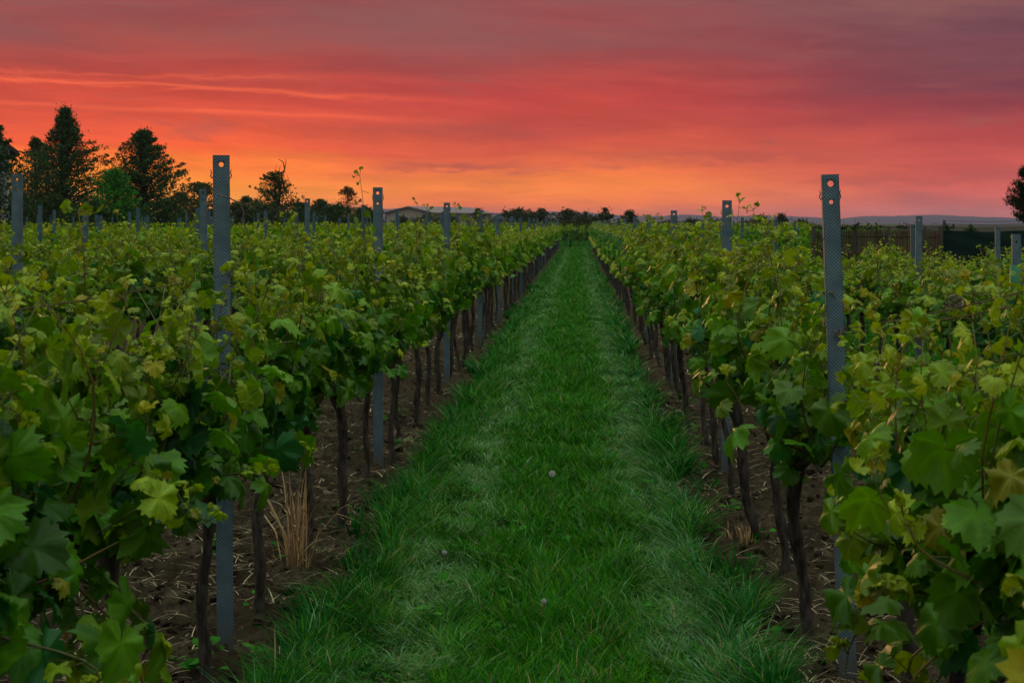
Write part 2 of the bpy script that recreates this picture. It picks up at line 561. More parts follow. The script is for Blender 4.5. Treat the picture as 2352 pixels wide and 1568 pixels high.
def sow(x0, x1, y0, y1, n, track=True):
    x, y = scatter_strip(x0, x1, y0, y1, n)
    keep = grass_mask(x, y)
    x, y = x[keep], y[keep]
    N = len(x)
    tuft = vnoise(x * 7.5, y * 5.5, 11) * 0.65 + vnoise(x * 2.5, y * 1.6, 21) * 0.35
    fine = vnoise(x * 11, y * 11, 12)
    dirn = vnoise(x * 3.3, y * 2.7, 13) * 12.0
    tr = np.zeros(N)
    if track:
        wob = (vnoise(y * 0.35, y * 0.1, 14) - 0.5) * 0.18
        tr = np.exp(-((x + 0.64 + wob) / 0.16) ** 2) + np.exp(-((x - 0.42 + wob) / 0.17) ** 2)
        tr *= np.clip(vnoise(x * 4.0, y * 2.2, 15) * 1.3 + 0.1, 0, 1)
    edge = np.clip(1 - np.minimum(np.abs(x - GS), np.abs(x - GE)) / 0.30, 0, 1) if track else 0 * x
    far = np.clip(y / 7.0, 1, 6)
    h = (0.06 + 0.075 * tuft + 0.05 * fine) * (1 + 0.55 * edge) * (1 - 0.25 * tr) * rng.uniform(0.6, 1.4, N)
    wid = 0.0036 * far ** 0.85 * rng.uniform(0.7, 1.5, N)
    lean = np.clip(0.35 + 0.5 * rng.random(N) + 0.65 * tr + 0.25 * edge, 0, 1.6)
    ang = dirn + rng.normal(0, 1.25 - 0.5 * np.clip(tr, 0, 1), N)
    curl = 0.25 + 0.4 * rng.random(N) + 0.5 * tr
    g1 = np.array([0.024, 0.160, 0.002])
    g2 = np.array([0.072, 0.225, 0.003])
    g3 = np.array([0.012, 0.125, 0.016])
    pale = np.array([0.20, 0.33, 0.17])
    k = rng.random(N)[:, None]
    base = g1 * (1 - k) + g2 * k
    m3 = (rng.random(N) < 0.25 + 0.5 * edge)[:, None]
    base = np.where(m3, g3, base)
    kk = ((rng.random(N) < 0.08 + 0.80 * np.clip(tr, 0, 1)) * rng.random(N) ** 0.7)[:, None]
    base = base * (1 - kk) + pale * kk
    dry = (rng.random(N) < 0.05)[:, None]
    base = np.where(dry, np.array([0.25, 0.19, 0.09]), base)
    base = base * rng.uniform(0.5, 1.45, N)[:, None]
    z = ground_h(x, y)
    base = base * 1.3
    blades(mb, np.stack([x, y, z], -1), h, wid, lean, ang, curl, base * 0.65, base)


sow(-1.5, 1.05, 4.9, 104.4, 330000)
sow(3.2, 5.5, 8.0, 32.0, 26000, False)
sow(3.2, 5.5, 38.0, 104.0, 5000, False)
# ragged tufts along both edges of the path
for _ in range(110):
    y0 = 5.2 + 40 * rng.random() ** 1.8
    x0 = (GS if rng.random() < 0.5 else GE) + rng.normal(0, 0.08)
    n = rng.integers(25, 70)
    a = rng.random(n) * 6.28
    rr = np.abs(rng.normal(0, 0.05, n))
    P = np.stack([x0 + rr * np.cos(a), y0 + rr * np.sin(a), np.zeros(n)], -1)
    P[:, 2] = ground_h(P[:, 0], P[:, 1])
    h = rng.uniform(0.08, 0.20, n)
    b = np.array([0.012, 0.150, 0.014]) * rng.uniform(0.6, 1.5, n)[:, None]
    blades(mb, P, h, rng.uniform(0.004, 0.007, n) * max(1, (y0 / 8) ** 0.8), rng.uniform(0.3, 1.0, n), a, rng.uniform(0.2, 0.8, n), b * 0.5, b)
tag(mb.build('grass', M_GRASS), kind='stuff')

# ------------------------------------------------------------------ straw litter and weeds on the soil
mb = MB()
n = 34000
x, y = scatter_strip(-6.5, 4.0, 5.0, 40.0, n, 1.6)
keep = ~grass_mask(x, y) & (vnoise(x * 1.4, y * 1.4, 31) + 0.25 * rng.random(n) > 0.45)
x, y = x[keep], y[keep]
n = len(x)
L = rng.uniform(0.04, 0.22, n) * rng.uniform(0.3, 1.2, n)
a = rng.random(n) * 6.28
P = np.stack([x, y, ground_h(x, y) + rng.uniform(0.008, 0.03, n)], -1)
cc = np.array([0.62, 0.47, 0.28]) * rng.uniform(0.35, 1.25, n)[:, None]
blades(mb, P, L * 0.16, rng.uniform(0.002, 0.0048, n) * np.clip(y / 8, 1, 3), rng.uniform(4, 7, n), a, rng.uniform(0.3, 1.2, n), cc, cc)
tag(mb.build('straw_litter', M_STRAW), kind='stuff')

# loose clods of earth
mb = MB()
ic = bmesh.new()
bmesh.ops.create_icosphere(ic, subdivisions=1, radius=1.0)
iv = np.array([v.co[:] for v in ic.verts])
it = np.array([[v.index for v in f_.verts] for f_ in ic.faces])
ic.free()
n = 9000
x, y = scatter_strip(-4.6, 3.2, 5.0, 26.0, n, 1.6)
keep = ~grass_mask(x, y)
x, y = x[keep], y[keep]
for k in range(len(x)):
    sz = rng.uniform(0.008, 0.022) * (2.0 if rng.random() < 0.14 else 1.0)
    v = iv * rng.uniform(0.6, 1.35, (len(iv), 1)) * sz * np.array([rng.uniform(0.8, 1.4), rng.uniform(0.8, 1.4), 0.75])
    mb.add(v + np.array([x[k], y[k], 0]) + np.array([0, 0, float(ground_h(x[k], y[k])) + sz * 0.3]), tris=it)
tag(mb.build('clods', M_GROUND, smooth=False), kind='stuff')

# ------------------------------------------------------------------ vine leaf shapes
def leaf_shape(nout, rings, seed, curl=1.0):
    rs = np.random.default_rng(seed)
    phi = np.linspace(-np.pi, np.pi, nout, endpoint=False) + np.pi / nout
    for lb in np.radians([0, 52, -52, 118, -118]):
        phi[np.argmin(np.abs(phi - lb))] = lb
    kp = np.radians([0, 22, 30, 52, 66, 88, 98, 118, 140, 160, 172, 180])
    kr = np.array([0.70, 0.64, 0.615, 0.67, 0.63, 0.58, 0.57, 0.60, 0.55, 0.46, 0.28, 0.10]) * (1 + rs.normal(0, 0.04, 12))
    r = np.interp(np.abs(phi), kp, kr)
    if nout >= 24:
        r = r * (1 + 0.085 * np.where(np.arange(nout) % 2 == 0, 1, -1) + rs.normal(0, 0.02, nout))
    pts, fac = [(0.0, 0.0)], [1.25]
    lobes = np.radians([0, 52, -52, 118, -118])
    vein = np.max(np.exp(-((phi[:, None] - lobes[None]) / 0.06) ** 2), 1)
    for k in range(1, rings + 1):
        f = k / rings
        for i in range(nout):
            pts.append((math.sin(phi[i]) * r[i] * f, math.cos(phi[i]) * r[i] * f))
            fac.append((0.92 + 0.26 * vein[i]) if k < rings else 0.95 + 0.08 * vein[i])
    pts = np.array(pts)
    x, y = pts[:, 0], pts[:, 1]
    rad = np.hypot(x, y)
    ang = np.arctan2(x, y)
    z = curl * (0.30 * np.abs(x) * rs.uniform(0.2, 1.3) - rs.uniform(0.15, 1.05) * rad ** 2
                + rs.uniform(0.06, 0.18) * np.sin(5 * ang + rs.random() * 6) * rad
                - rs.uniform(0, 0.45) * np.clip(y, 0, 1) ** 2 + 0.04 * np.cos(ang * 10) * rad)
    V = np.stack([x, y, z], -1)
    T = []
    for i in range(nout):
        if i == nout - 1:
            continue                               # the open notch where the stalk joins
        j = i + 1
        T.append((0, 1 + i, 1 + j))
        for k in range(1, rings):
            a, b = 1 + (k - 1) * nout, 1 + k * nout
            T += [(a + i, b + i, b + j), (a + i, b + j, a + j)]
    T = np.array(T)[:, ::-1]
    return V.astype(np.float32), T, np.array(fac, np.float32)


LEAF_HI = [leaf_shape(36, 2, 100 + k, (0.7, 1.0, 1.3, 1.7)[k % 4]) for k in range(10)]
LEAF_LO = [leaf_shape(11, 1, 200 + k) for k in range(4)]
LEAF_FAR = [(np.array([(0, 0, 0), (-0.48, 0.12, 0.1), (0, 0.66, -0.14), (0.48, 0.12, 0.1), (0, -0.24, -0.05)], np.float32) + 0,
             np.array([(0, 2, 1), (0, 3, 2), (0, 1, 4), (0, 4, 3)]), np.array([1.1, 0.95, 1, 0.95, 0.9], np.float32))]

C_MAT = np.array([0.052, 0.180, 0.004])
C_MID = np.array([0.122, 0.255, 0.004])
C_YNG = np.array([0.305, 0.365, 0.006])
C_GOLD = np.array([0.44, 0.34, 0.015])
C_BLUE = np.array([0.026, 0.135, 0.030])


def leaf_colours(rs, age, n):
    """age 0 at the shoot's foot .. 1 at its growing tip."""
    a = np.clip(age + rs.normal(0, 0.14, n), 0, 1)[:, None]
    c = np.where(a < 0.55, C_MAT + (C_MID - C_MAT) * (a / 0.55), C_MID + (C_YNG - C_MID) * ((a - 0.55) / 0.45))
    g = (rs.random(n) < 0.018 + 0.10 * a[:, 0] ** 3)[:, None]
    c = np.where(g, C_GOLD * 0.7 + c * 0.3, c)
    bl = ((rs.random(n) < 0.20) & (a[:, 0] < 0.4))[:, None]
    c = np.where(bl, C_BLUE, c)
    return c * rs.uniform(0.55, 1.4, n)[:, None]


def make_vine(seed, shapes, head=(0.0, 0.0, 0.80), hs=1.0, dens=1.0, extra=(), low=1.0, tub=7, spread=1.0, nshoot=19, topz=None, sunlit_gold=0.0, droop=0):
    rs = np.random.default_rng(seed)
    hx, hy, hz = head
    # trunk: gnarled, leaning, swollen at the head
    tr = MB()
    n = 26
    s = np.linspace(0, 1, n)
    bow = rs.normal(0, 0.032, 2)
    pts = np.stack([hx * s ** 1.3 + bow[0] * np.sin(s * np.pi) + 0.011 * np.sin(s * 10 + rs.random() * 6),
                    hy * s + bow[1] * np.sin(s * np.pi) + 0.011 * np.sin(s * 8 + rs.random() * 6),
                    -0.06 + (hz + 0.06) * s], -1)
    rad = 0.0205 * (1 + 0.55 * np.exp(-s * 12) + 0.45 * np.exp(-((s - 0.97) / 0.10) ** 2) + 0.10 * np.sin(s * 23 + seed)) * rs.uniform(0.85, 1.2)
    tr.tube(pts, rad, 10 if tub > 5 else 6, jag=0.24, rs=rs)
    H = np.array([hx, hy, hz - 0.02])
    arms = []
    for sg in (-1, 1):
        m = 7
        u = np.linspace(0, 1, m)
        ap = np.stack([H[0] * (1 - u * 0.4) + 0.02 * np.sin(u * 5 + seed), H[1] + sg * 0.54 * u, H[2] + 0.07 * np.sin(u * 2.4) + 0.02 * u], -1)
        tr.tube(ap, 0.017 * (1 - 0.6 * u), 6, jag=0.15, rs=rs)
        arms.append(ap)
    for _ in range(3):
        e = H + np.array([rs.normal(0, 0.05), rs.normal(0, 0.06), rs.uniform(0.03, 0.09)])
        tr.tube([H - (0, 0, 0.03), (H + e) / 2 + (0.01, 0, 0), e], [0.024, 0.018, 0.011], 6, jag=0.2, rs=rs)
    cn = MB()
    fo = MB()
    LP, LT, LN, LS, LA = [], [], [], [], []
    pa, pb = [], []

    def leaf(p, o, size, age, up=0.0):
        pet = (0.035 + 0.45 * size) * rs.uniform(0.7, 1.3)
        e = p + pet * unit(o + np.array([0, 0, 0.25 + rs.normal(0, 0.35)]))
        pa.append(p)
        pb.append(e)
        t_ = o * 0.55 + np.array([0, 0, -0.70 + up]) + rs.normal(0, 0.45, 3)
        n_ = o * 0.80 + np.array([0, 0, 0.50 + 0.3 * up]) + rs.normal(0, 0.50, 3)
        LP.append(e)
        LT.append(t_)
        LN.append(n_)
        LS.append(size)
        LA.append(age)

    def shoot(b, tip, bendx, curl=True, sizek=1.0):
        b, tip = np.asarray(b, float), np.asarray(tip, float)
        Ln = np.linalg.norm(tip - b)
        m = 9
        u = np.linspace(0, 1, m)
        pts = b + (tip - b) * u[:, None]
        pts[:, 0] += bendx * np.sin(u * np.pi) + 0.012 * np.sin(u * 8 + rs.random() * 6)
        pts[:, 1] += 0.05 * rs.normal() * np.sin(u * np.pi)
        col = np.array([0.065, 0.055, 0.022]) * (1 - u[:, None]) + np.array([0.16, 0.17, 0.035]) * u[:, None]
        if rs.random() < 0.35:
            col = col * np.array([1.2, 0.65, 0.6])
        cn.tube(pts, 0.0048 * (1 - 0.72 * u), 5, col=col)
        step = 0.068
        k = max(4, int(Ln / step))
        a0 = rs.choice([0, np.pi]) + rs.normal(0, 0.35)
        for q_ in range(k):
            f = (q_ + 0.6) / k
            if rs.random() > dens:
                continue
            p = np.array([np.interp(f, u, pts[:, d]) for d in range(3)])
            az_ = a0 + (q_ % 2) * np.pi + rs.normal(0, 0.6)
            o = np.array([math.cos(az_), math.sin(az_) * 0.75, 0])
            sz = np.interp(f, [0, 0.15, 0.5, 0.72, 0.9, 1.0], [0.078, 0.102, 0.106, 0.080, 0.048, 0.028]) * rs.uniform(0.6, 1.3) * sizek
            leaf(p, o, sz, f ** 1.6, up=1.1 * max(0, f - 0.7) / 0.3)
            if rs.random() < 0.55 and f < 0.75:      # a side leaf out of the axil
                o2 = np.array([math.cos(az_ + rs.normal(0, 1)), math.sin(az_ + rs.normal(0, 1)), 0])
                leaf(p, o2, sz * rs.uniform(0.4, 0.75), min(1, f + 0.15))
        if curl and rs.random() < 0.55:              # a tendril near the tip
            p = pts[-2]
            dd = rs.normal(0, 1, 3)
            dd[2] = abs(dd[2]) + 0.4
            dd = dd / np.linalg.norm(dd)
            sd_ = np.cross(dd, [0, 0, 1.0])
            v = np.linspace(0, 1, 8)
            cp = p + dd * (0.11 * v)[:, None] + sd_ * (0.03 * np.sin(v * 4))[:, None] + np.array([0, 0, -1]) * (0.03 * v ** 2)[:, None]
            cn.tube(cp, 0.0012, 3, col=(0.16, 0.17, 0.04))
        # growing tip: a crown of tiny leaves
        for _ in range(4):
            o = rs.normal(0, 1, 3)
            o[2] = abs(o[2])
            leaf(pts[-1], unit(o), rs.uniform(0.018, 0.035), 1.0, up=1.2)

    T0 = topz or 1.51
    for k in range(nshoot):
        arm = arms[k % 2]
        f = rs.random()
        b = np.array([np.interp(f, np.linspace(0, 1, 7), arm[:, d]) for d in range(3)])
        zt = hz + (T0 - hz) * rs.uniform(0.58, 0.98) * hs
        if rs.random() < 0.24:
            zt += rs.uniform(0.06, 0.30)
        tip = (b[0] * 0.4 + rs.normal(0, 0.09) * spread, b[1] + rs.normal(0, 0.16), zt)
        shoot(b, tip, rs.normal(0, 0.065) * spread)
    for k in range(int(3 * low)):                       # shoots that flop out and down
        arm = arms[k % 2]
        b = arm[rs.integers(1, 6)]
        sg = rs.choice([-1, 1])
        tip = b + np.array([sg * rs.uniform(0.18, 0.34) * spread, rs.normal(0, 0.15), rs.uniform(-0.05, 0.32)])
        shoot(b, tip, sg * 0.06, False)
    for k in range(droop):                              # long shoots hanging to the ground
        b = arms[k % 2][rs.integers(1, 6)]
        sg = rs.choice([-1, 1])
        shoot(b, b + np.array([sg * rs.uniform(0.12, 0.32) * spread, rs.normal(0, 0.16), rs.uniform(-0.62, -0.12)]), sg * 0.12, False)
    for e in extra:
        shoot(*e)
    for _ in range(int(16 * low)):                      # leaves hanging round the head
        p = H + np.array([rs.normal(0, 0.06), rs.normal(0, 0.28), rs.uniform(-0.02, 0.14)])
        az_ = rs.choice([0, np.pi]) + rs.normal(0, 0.9)
        leaf(p, np.array([math.cos(az_), math.sin(az_), -0.1]), rs.uniform(0.07, 0.125), rs.uniform(0, 0.25))
    LP, LT, LN, LS, LA = map(np.array, (LP, LT, LN, LS, LA))
    rot = frames(LT, LN)
    col = leaf_colours(rs, LA + sunlit_gold, len(LP))  # fence-side vines: yellow of the sun they face is put into the leaf colour
    which = rs.integers(0, len(shapes), len(LP))
    for k, sh in enumerate(shapes):
        mk = which == k
        stamp(fo, sh, LP[mk], rot[mk], LS[mk] * 1.0, col[mk])
    if tub > 5:                                         # leaf stalks
        A, B = np.array(pa), np.array(pb)
        d = unit(B - A)
        sx = unit(np.cross(d, rs.normal(0, 1, (len(A), 3)))) * 0.0016
        sy = np.cross(d, sx)
        V = np.stack([A + sx, A - sx * 0.5 + sy, A - sx * 0.5 - sy, B + sx * 0.7, B - sx * 0.35 + sy * 0.7, B - sx * 0.35 - sy * 0.7], 1)
        qd = np.array([(0, 1, 4, 3), (1, 2, 5, 4), (2, 0, 3, 5)])
        cn.add(V.reshape(-1, 3), quads=(qd[None] + (np.arange(len(A)) * 6)[:, None, None]).reshape(-1, 4), col=(0.13, 0.12, 0.03))
    return (tr.mesh('trunk', M_BARK), cn.mesh('cane', M_CANE), fo.mesh('foliage', M_LEAF))


VINES_HI = [make_vine(300 + k, LEAF_HI, low=0.7, head=(rng.normal(0, 0.02), rng.normal(0, 0.04), rng.uniform(0.76, 0.86))) for k in range(8)]
VINES_LEAN = [make_vine(330 + k, LEAF_HI, sunlit_gold=0.04, topz=1.49, low=0.55, head=(-0.11 + rng.normal(0, 0.025), rng.normal(0, 0.05), rng.uniform(0.76, 0.86))) for k in range(6)]
VINES_LO = [make_vine(360 + k, LEAF_LO, tub=4, topz=1.44, low=0.7, head=(0, 0, 0.80)) for k in range(6)]
VINES_LO_LEAN = [make_vine(380 + k, LEAF_LO, tub=4, sunlit_gold=0.03, low=0.6, topz=1.40, head=(-0.10, 0, 0.80)) for k in range(5)]

ORD = ['first', 'second', 'third', 'fourth', 'fifth', 'sixth', 'seventh', 'eighth', 'ninth', 'tenth', 'eleventh', 'twelfth',
       'thirteenth', 'fourteenth', 'fifteenth', 'sixteenth', 'seventeenth', 'eighteenth', 'nineteenth', 'twentieth', 'twenty-first']


def place_vine(meshes, x, y, rz, sc, label, group):
    e = empty('grapevine', (x, y, float(ground_h(np.array(x), np.array(y))) if y < 60 else -0.015), rz)
    e.scale = sc
    tag(e, label, 'grapevine', group)
    for me in meshes:
        link(bpy.data.objects.new(me.name.split('.')[0], me), e)
    return e


# ------------------------------------------------------------------ vine rows
LX, RX, STEP = -1.34, 0.95, 2.3
L1_POSTS = [5.98, 10.46, 15.9, 21.2, 26.4] + [26.4 + 5.2 * k for k in range(1, 16)]
R1_POSTS = [5.68, 10.25, 15.8, 21.6, 26.8] + [26.8 + 5.25 * k for k in range(1, 16)]
L1_VINES = [3.43, 4.5, 5.50, 6.63, 7.68, 8.65, 9.84, 10.9, 11.75, 12.9, 14.06, 15.1] + [16.3 + 1.06 * k for k in range(83)]
R1_VINES = [3.1, 4.15, 5.2, 6.22, 7.35, 8.3, 9.45, 10.6, 11.6, 12.7, 13.7, 14.8] + [16.1 + 1.06 * k for k in range(83)]
FAR_LBL = {'house': 'distant grapevine merged into the far end of the path row on the conifer side',
           'fence': 'distant grapevine merged into the far end of the path row on the fence side'}


def vine_label(y, posts, vines, side):
    if y > 37:
        return FAR_LBL[side]
    where = 'conifer-side' if side == 'house' else 'fence-side'
    k = sum(1 for p in posts if p < y)
    if k == 0:
        before = sorted((v for v in vines if v < posts[0]), reverse=True)
        i = before.index(y)
        return f'big leafy grapevine before the {where} front post, {ORD[i]} back from that post'
    i = sum(1 for v in vines if posts[k - 1] < v <= y) - 1
    return f'grapevine lining the grass path, {ORD[i]} trunk beyond the {ORD[k - 1]} {where} path post'


def row_scale():
    return (rng.uniform(0.92, 1.1), rng.uniform(0.95, 1.06), rng.uniform(0.94, 1.05))


# tall wayward shoots of single vines: (foot, tip, bend, tendril, leaf size)
def sh(px, py, D, rowx, vy, foot=(0, 0, 0.79), k=0.8):
    p = at(px, py, D)
    return ((foot[0], foot[1], foot[2]), (p.x - rowx, p.y - vy, p.z), 0.03, True, k)


L_EXTRA = {4.5: [sh(170, 462, 4.3, LX, 4.5, k=0.7), sh(30, 600, 4.2, LX, 4.5)],
           9.84: [sh(822, 402, 9.6, LX, 9.84, (0, 0, 0.80), 0.6)], 11.75: [sh(962, 455, 11.8, LX, 11.75, (0, -0.02, 0.80), 0.5), sh(985, 470, 11.9, LX, 11.75, (-0.1, 0, 0.81), 0.4)],
           7.68: [sh(668, 478, 7.6, LX, 7.68, (0, 0, 0.80), 0.7)], 8.65: [sh(758, 500, 8.6, LX, 8.65, (0, 0, 0.80), 0.7)]}
R_EXTRA = {9.45: [sh(1700, 462, 9.3, RX, 9.45, (-0.1, 0, 0.81), 0.55), sh(1735, 478, 9.2, RX, 9.45, (-0.1, 0, 0.81), 0.5)]}
for i, y in enumerate(L1_VINES):
    lab = vine_label(y, L1_POSTS, L1_VINES, 'house')
    x = LX + rng.normal(0, 0.02)
    if y < 5:
        me = make_vine(401 + i, LEAF_HI, extra=L_EXTRA.get(y, ()), low=2.2 if y < 4 else 0.9, spread=1.1 if y < 4 else 0.95, nshoot=18, topz=1.52, droop=6 if y < 4 else 0)
        place_vine(me, LX, y, 0, (1, 1, 1), lab, 'grapevines along the grass path')
    elif y in L_EXTRA:
        me = make_vine(401 + i, LEAF_HI, extra=L_EXTRA[y])
        place_vine(me, LX, y, 0, (1, 1, 1), lab, 'grapevines along the grass path')
    elif y < 22:
        place_vine(VINES_HI[i % 8], x, y, rng.choice([0, math.pi]), row_scale(), lab, 'grapevines along the grass path')
    else:
        place_vine(VINES_LO[rng.integers(6)], x, y, rng.choice([0, math.pi]), row_scale(), lab, 'grapevines along the grass path')
for i, y in enumerate(R1_VINES):
    lab = vine_label(y, R1_POSTS, R1_VINES, 'fence')
    x = RX + rng.normal(0, 0.02)
    if 5 < y < 5.4:                                    # a thin-leaved vine beside the front post
        me = make_vine(501 + i, LEAF_HI, head=(0.06, 0.02, 0.80), low=0.6, spread=0.7, nshoot=8, topz=1.20, sunlit_gold=0.1)
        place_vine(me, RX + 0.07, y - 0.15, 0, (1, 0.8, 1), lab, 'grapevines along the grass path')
    elif y < 4.7:
        me = make_vine(501 + i, LEAF_HI, head=(-0.03, -0.05, 0.72), low=1.9, spread=1.0, nshoot=22, topz=1.42, sunlit_gold=0.10, droop=4)
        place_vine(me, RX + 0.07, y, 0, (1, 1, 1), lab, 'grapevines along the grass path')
    elif y in R_EXTRA:
        me = make_vine(501 + i, LEAF_HI, head=(-0.11, 0, 0.82), extra=R_EXTRA[y])
        place_vine(me, RX, y, 0, (1, 1, 1), lab, 'grapevines along the grass path')
    elif y < 22:
        place_vine(VINES_LEAN[i % 6], x, y, 0, row_scale(), lab, 'grapevines along the grass path')
    else:
        place_vine(VINES_LO_LEAN[rng.integers(5)], x, y, 0, row_scale(), lab, 'grapevines along the grass path')

n_vines = len(L1_VINES) + len(R1_VINES)
# further rows: the nearest vines as things, the rest of the field as one mass
others = []
for k in range(1, 17):
    x = LX - STEP * k
    y1 = 103 if k < 5 else 96 - 1.2 * k
    y = max(6.0, abs(x) / 0.40)
    while y < y1:
        others.append((x, y + rng.normal(0, 0.05), 'L', k))
        y += 1.06
for k in range(1, 9):
    x = RX + STEP * k
    y = max(6.5, x / 0.31)
    while y < 103:
        if k < 2 or not (30.5 < y < 38 + 6.7 * (x - 5.56)):
            if not (k >= 2 and y > 30 and x / y > 0.150):
                others.append((x, y + rng.normal(0, 0.05), 'R', k))
        y += 1.06
others.sort(key=lambda o: o[1] * (1.0 + 0.25 * o[3]))
keep_n = 300 - n_vines
OTHER_LBL = {('L', 1): 'grapevine in the second row on the conifer side, leafy tips above the path row',
             ('R', 1): 'grapevine in the second row on the fence side, leafy tips above the path row',
             ('L', 2): 'grapevine in the third row on the conifer side, only golden shoot tips showing',
             ('R', 2): 'grapevine in the third row on the fence side, standing before the dark netting'}
near_cnt = {}
stuff_pts = []
for q_, (x, y, sd_, k) in enumerate(others):
    if q_ < keep_n:
        lab = OTHER_LBL.get((sd_, k), 'grapevine in the deep rows on the conifer side, only golden shoot tips showing')
        near_cnt[(sd_, k)] = near_cnt.get((sd_, k), 0) + 1
        c = near_cnt[(sd_, k)]
        if (sd_, k) == ('R', 1) and c <= 12:
            lab = f'grapevine in the second fence-side row, {ORD[c - 1]} along it coming into view'
        if (sd_, k) == ('L', 1) and c <= 12:
            lab = f'grapevine in the second conifer-side row, {ORD[c - 1]} along it coming into view'
        sets = VINES_HI if y < 17 else VINES_LO
        s_ = row_scale()
        if sd_ == 'R':
            s_ = (s_[0], s_[1], s_[2] * 0.85)
        place_vine(sets[rng.integers(len(sets))], x, y, rng.choice([0, math.pi]), s_, lab, 'grapevines in the rows behind')
    else:
        stuff_pts.append((x, y, sd_))
# rows that run across the end of the path
for k, x in enumerate((-1.55, -0.75, 0.05, 0.8, 1.5)):
    place_vine(VINES_LO[k], x, 105.2, math.pi / 2, (1.3, 1.0, 1.04), 'small leafy grapevine of the row closing off the far end of the grass path', 'grapevines across the path end')
for row in range(1, 5):
    for x in np.arange(-24, 22, 0.9):
        stuff_pts.append((x + rng.normal(0, 0.1), 105.5 + 2.4 * row, 'E'))
fm = MB()
stuff_pts = np.array([(a, b, 1.0 if c == 'R' else 0.0) for a, b, c in stuff_pts])
nl = 80
P = np.repeat(stuff_pts[:, :2], nl, 0)
N = len(P)
u = rng.random(N)
zz = 0.68 + 0.79 * u ** 0.8
isr = np.repeat(stuff_pts[:, 2], nl)
zz = zz * (1 - 0.12 * isr)
zz = np.where(P[:, 1] > 104.5, 0.15 + (zz - 0.62) * 1.45, zz)
tall = rng.random(N) < 0.08
zz = np.where(tall, rng.uniform(1.42, 1.68, N), zz)
pos3 = np.stack([P[:, 0] + rng.normal(0, 0.17, N), P[:, 1] + rng.uniform(-0.6, 0.6, N), zz], -1)
o = np.stack([rng.normal(0, 1, N), rng.normal(0, 0.7, N), 0 * zz], -1)
o = unit(o)
tipd = o * 0.5 + np.array([0, 0, -0.5]) + rng.normal(0, 0.4, (N, 3))
nord = o * 0.7 + np.array([0, 0, 0.55]) + rng.normal(0, 0.4, (N, 3))
age = np.clip((zz - 0.9) / 0.75, 0, 1) ** 1.5
colr = leaf_colours(rng, age, N)
size = np.where(age > 0.8, rng.uniform(0.06, 0.11, N), rng.uniform(0.11, 0.18, N))
stamp(fm, LEAF_FAR[0], pos3, frames(tipd, nord), size, colr)
for a, b, c in stuff_pts[::2]:                          # a few trunks of the far rows
    if b > 100:
        fm.tube([(a, b, -0.03), (a + 0.02, b, 0.4), (a, b, 0.8)], [0.04, 0.03, 0.03], 4, col=(0.05, 0.035, 0.025))
tag(fm.build('field_of_vines', M_FARLEAF), kind='stuff')


# ------------------------------------------------------------------ steel posts
def post_mesh(h, holes=((0.055, 0.0115),), detail=True):
    bm = bmesh.new()
    wx, dp = 0.029, 0.034
    if not detail:
        me = MB()
        me.box((-wx, 0, -0.3), (wx, 0.004, h))
        me.box((-wx, 0.004, -0.3), (-wx + 0.004, dp, h))
        me.box((wx - 0.004, 0.004, -0.3), (wx, dp, h))
        bm.free()
        return me.mesh('shaft', M_POST_FAR, False)

    def quad(*p):
        bm.faces.new([bm.verts.new(a) for a in p])
    z1 = h
    cuts = sorted(((h - d, r) for d, r in holes), reverse=True)
    for zc, r in cuts:
        hb = r * 1.5
        quad((-wx, 0, zc + hb), (wx, 0, zc + hb), (wx, 0, z1), (-wx, 0, z1))
        quad((-wx, 0, zc - hb), (-hb, 0, zc - hb), (-hb, 0, zc + hb), (-wx, 0, zc + hb))
        quad((hb, 0, zc - hb), (wx, 0, zc - hb), (wx, 0, zc + hb), (hb, 0, zc + hb))
        m = 24
        for k in range(m):
            a0, a1 = 2 * math.pi * (k + 0.5) / m, 2 * math.pi * (k + 1.5) / m
            def sq(a):
                c_, s_ = math.cos(a), math.sin(a)
                f = hb / max(abs(c_), abs(s_))
                return (c_ * f, 0, zc + s_ * f)
            def ci(a):
                return (r * math.cos(a), 0, zc + r * math.sin(a))
            quad(ci(a0), sq(a0), sq(a1), ci(a1))
            c0, c1 = sq(a0), sq(a1)
            if abs(abs(c0[0]) - hb) < 1e-6 and abs(abs(c1[2] - zc) - hb) < 1e-6 or abs(abs(c1[0]) - hb) < 1e-6 and abs(abs(c0[2] - zc) - hb) < 1e-6:
                cor = (math.copysign(hb, c0[0] + c1[0]), 0, zc + math.copysign(hb, c0[2] + c1[2] - 2 * zc))
                if (Vector(c0) - Vector(cor)).length > 1e-5 and (Vector(c1) - Vector(cor)).length > 1e-5:
                    bm.faces.new([bm.verts.new(c0), bm.verts.new(cor), bm.verts.new(c1)])
        z1 = zc - hb
    quad((-wx, 0, -0.3), (wx, 0, -0.3), (wx, 0, z1), (-wx, 0, z1))
    for s_ in (-1, 1):
        quad((s_ * wx, 0, -0.3), (s_ * (wx + 0.001), dp, -0.3), (s_ * (wx + 0.001), dp, h), (s_ * wx, 0, h))
        quad((s_ * (wx + 0.001), dp, -0.3), (s_ * (wx - 0.010), dp + 0.004, -0.3), (s_ * (wx - 0.010), dp + 0.004, h), (s_ * (wx + 0.001), dp, h))
    bmesh.ops.remove_doubles(bm, verts=bm.verts, dist=1e-5)
    bmesh.ops.recalc_face_normals(bm, faces=bm.faces)
    bmesh.ops.solidify(bm, geom=bm.faces[:], thickness=0.0025)
    me = bpy.data.meshes.new('shaft')
    bm.to_mesh(me)
    bm.free()
    me.materials.append(M_POST)
    return me


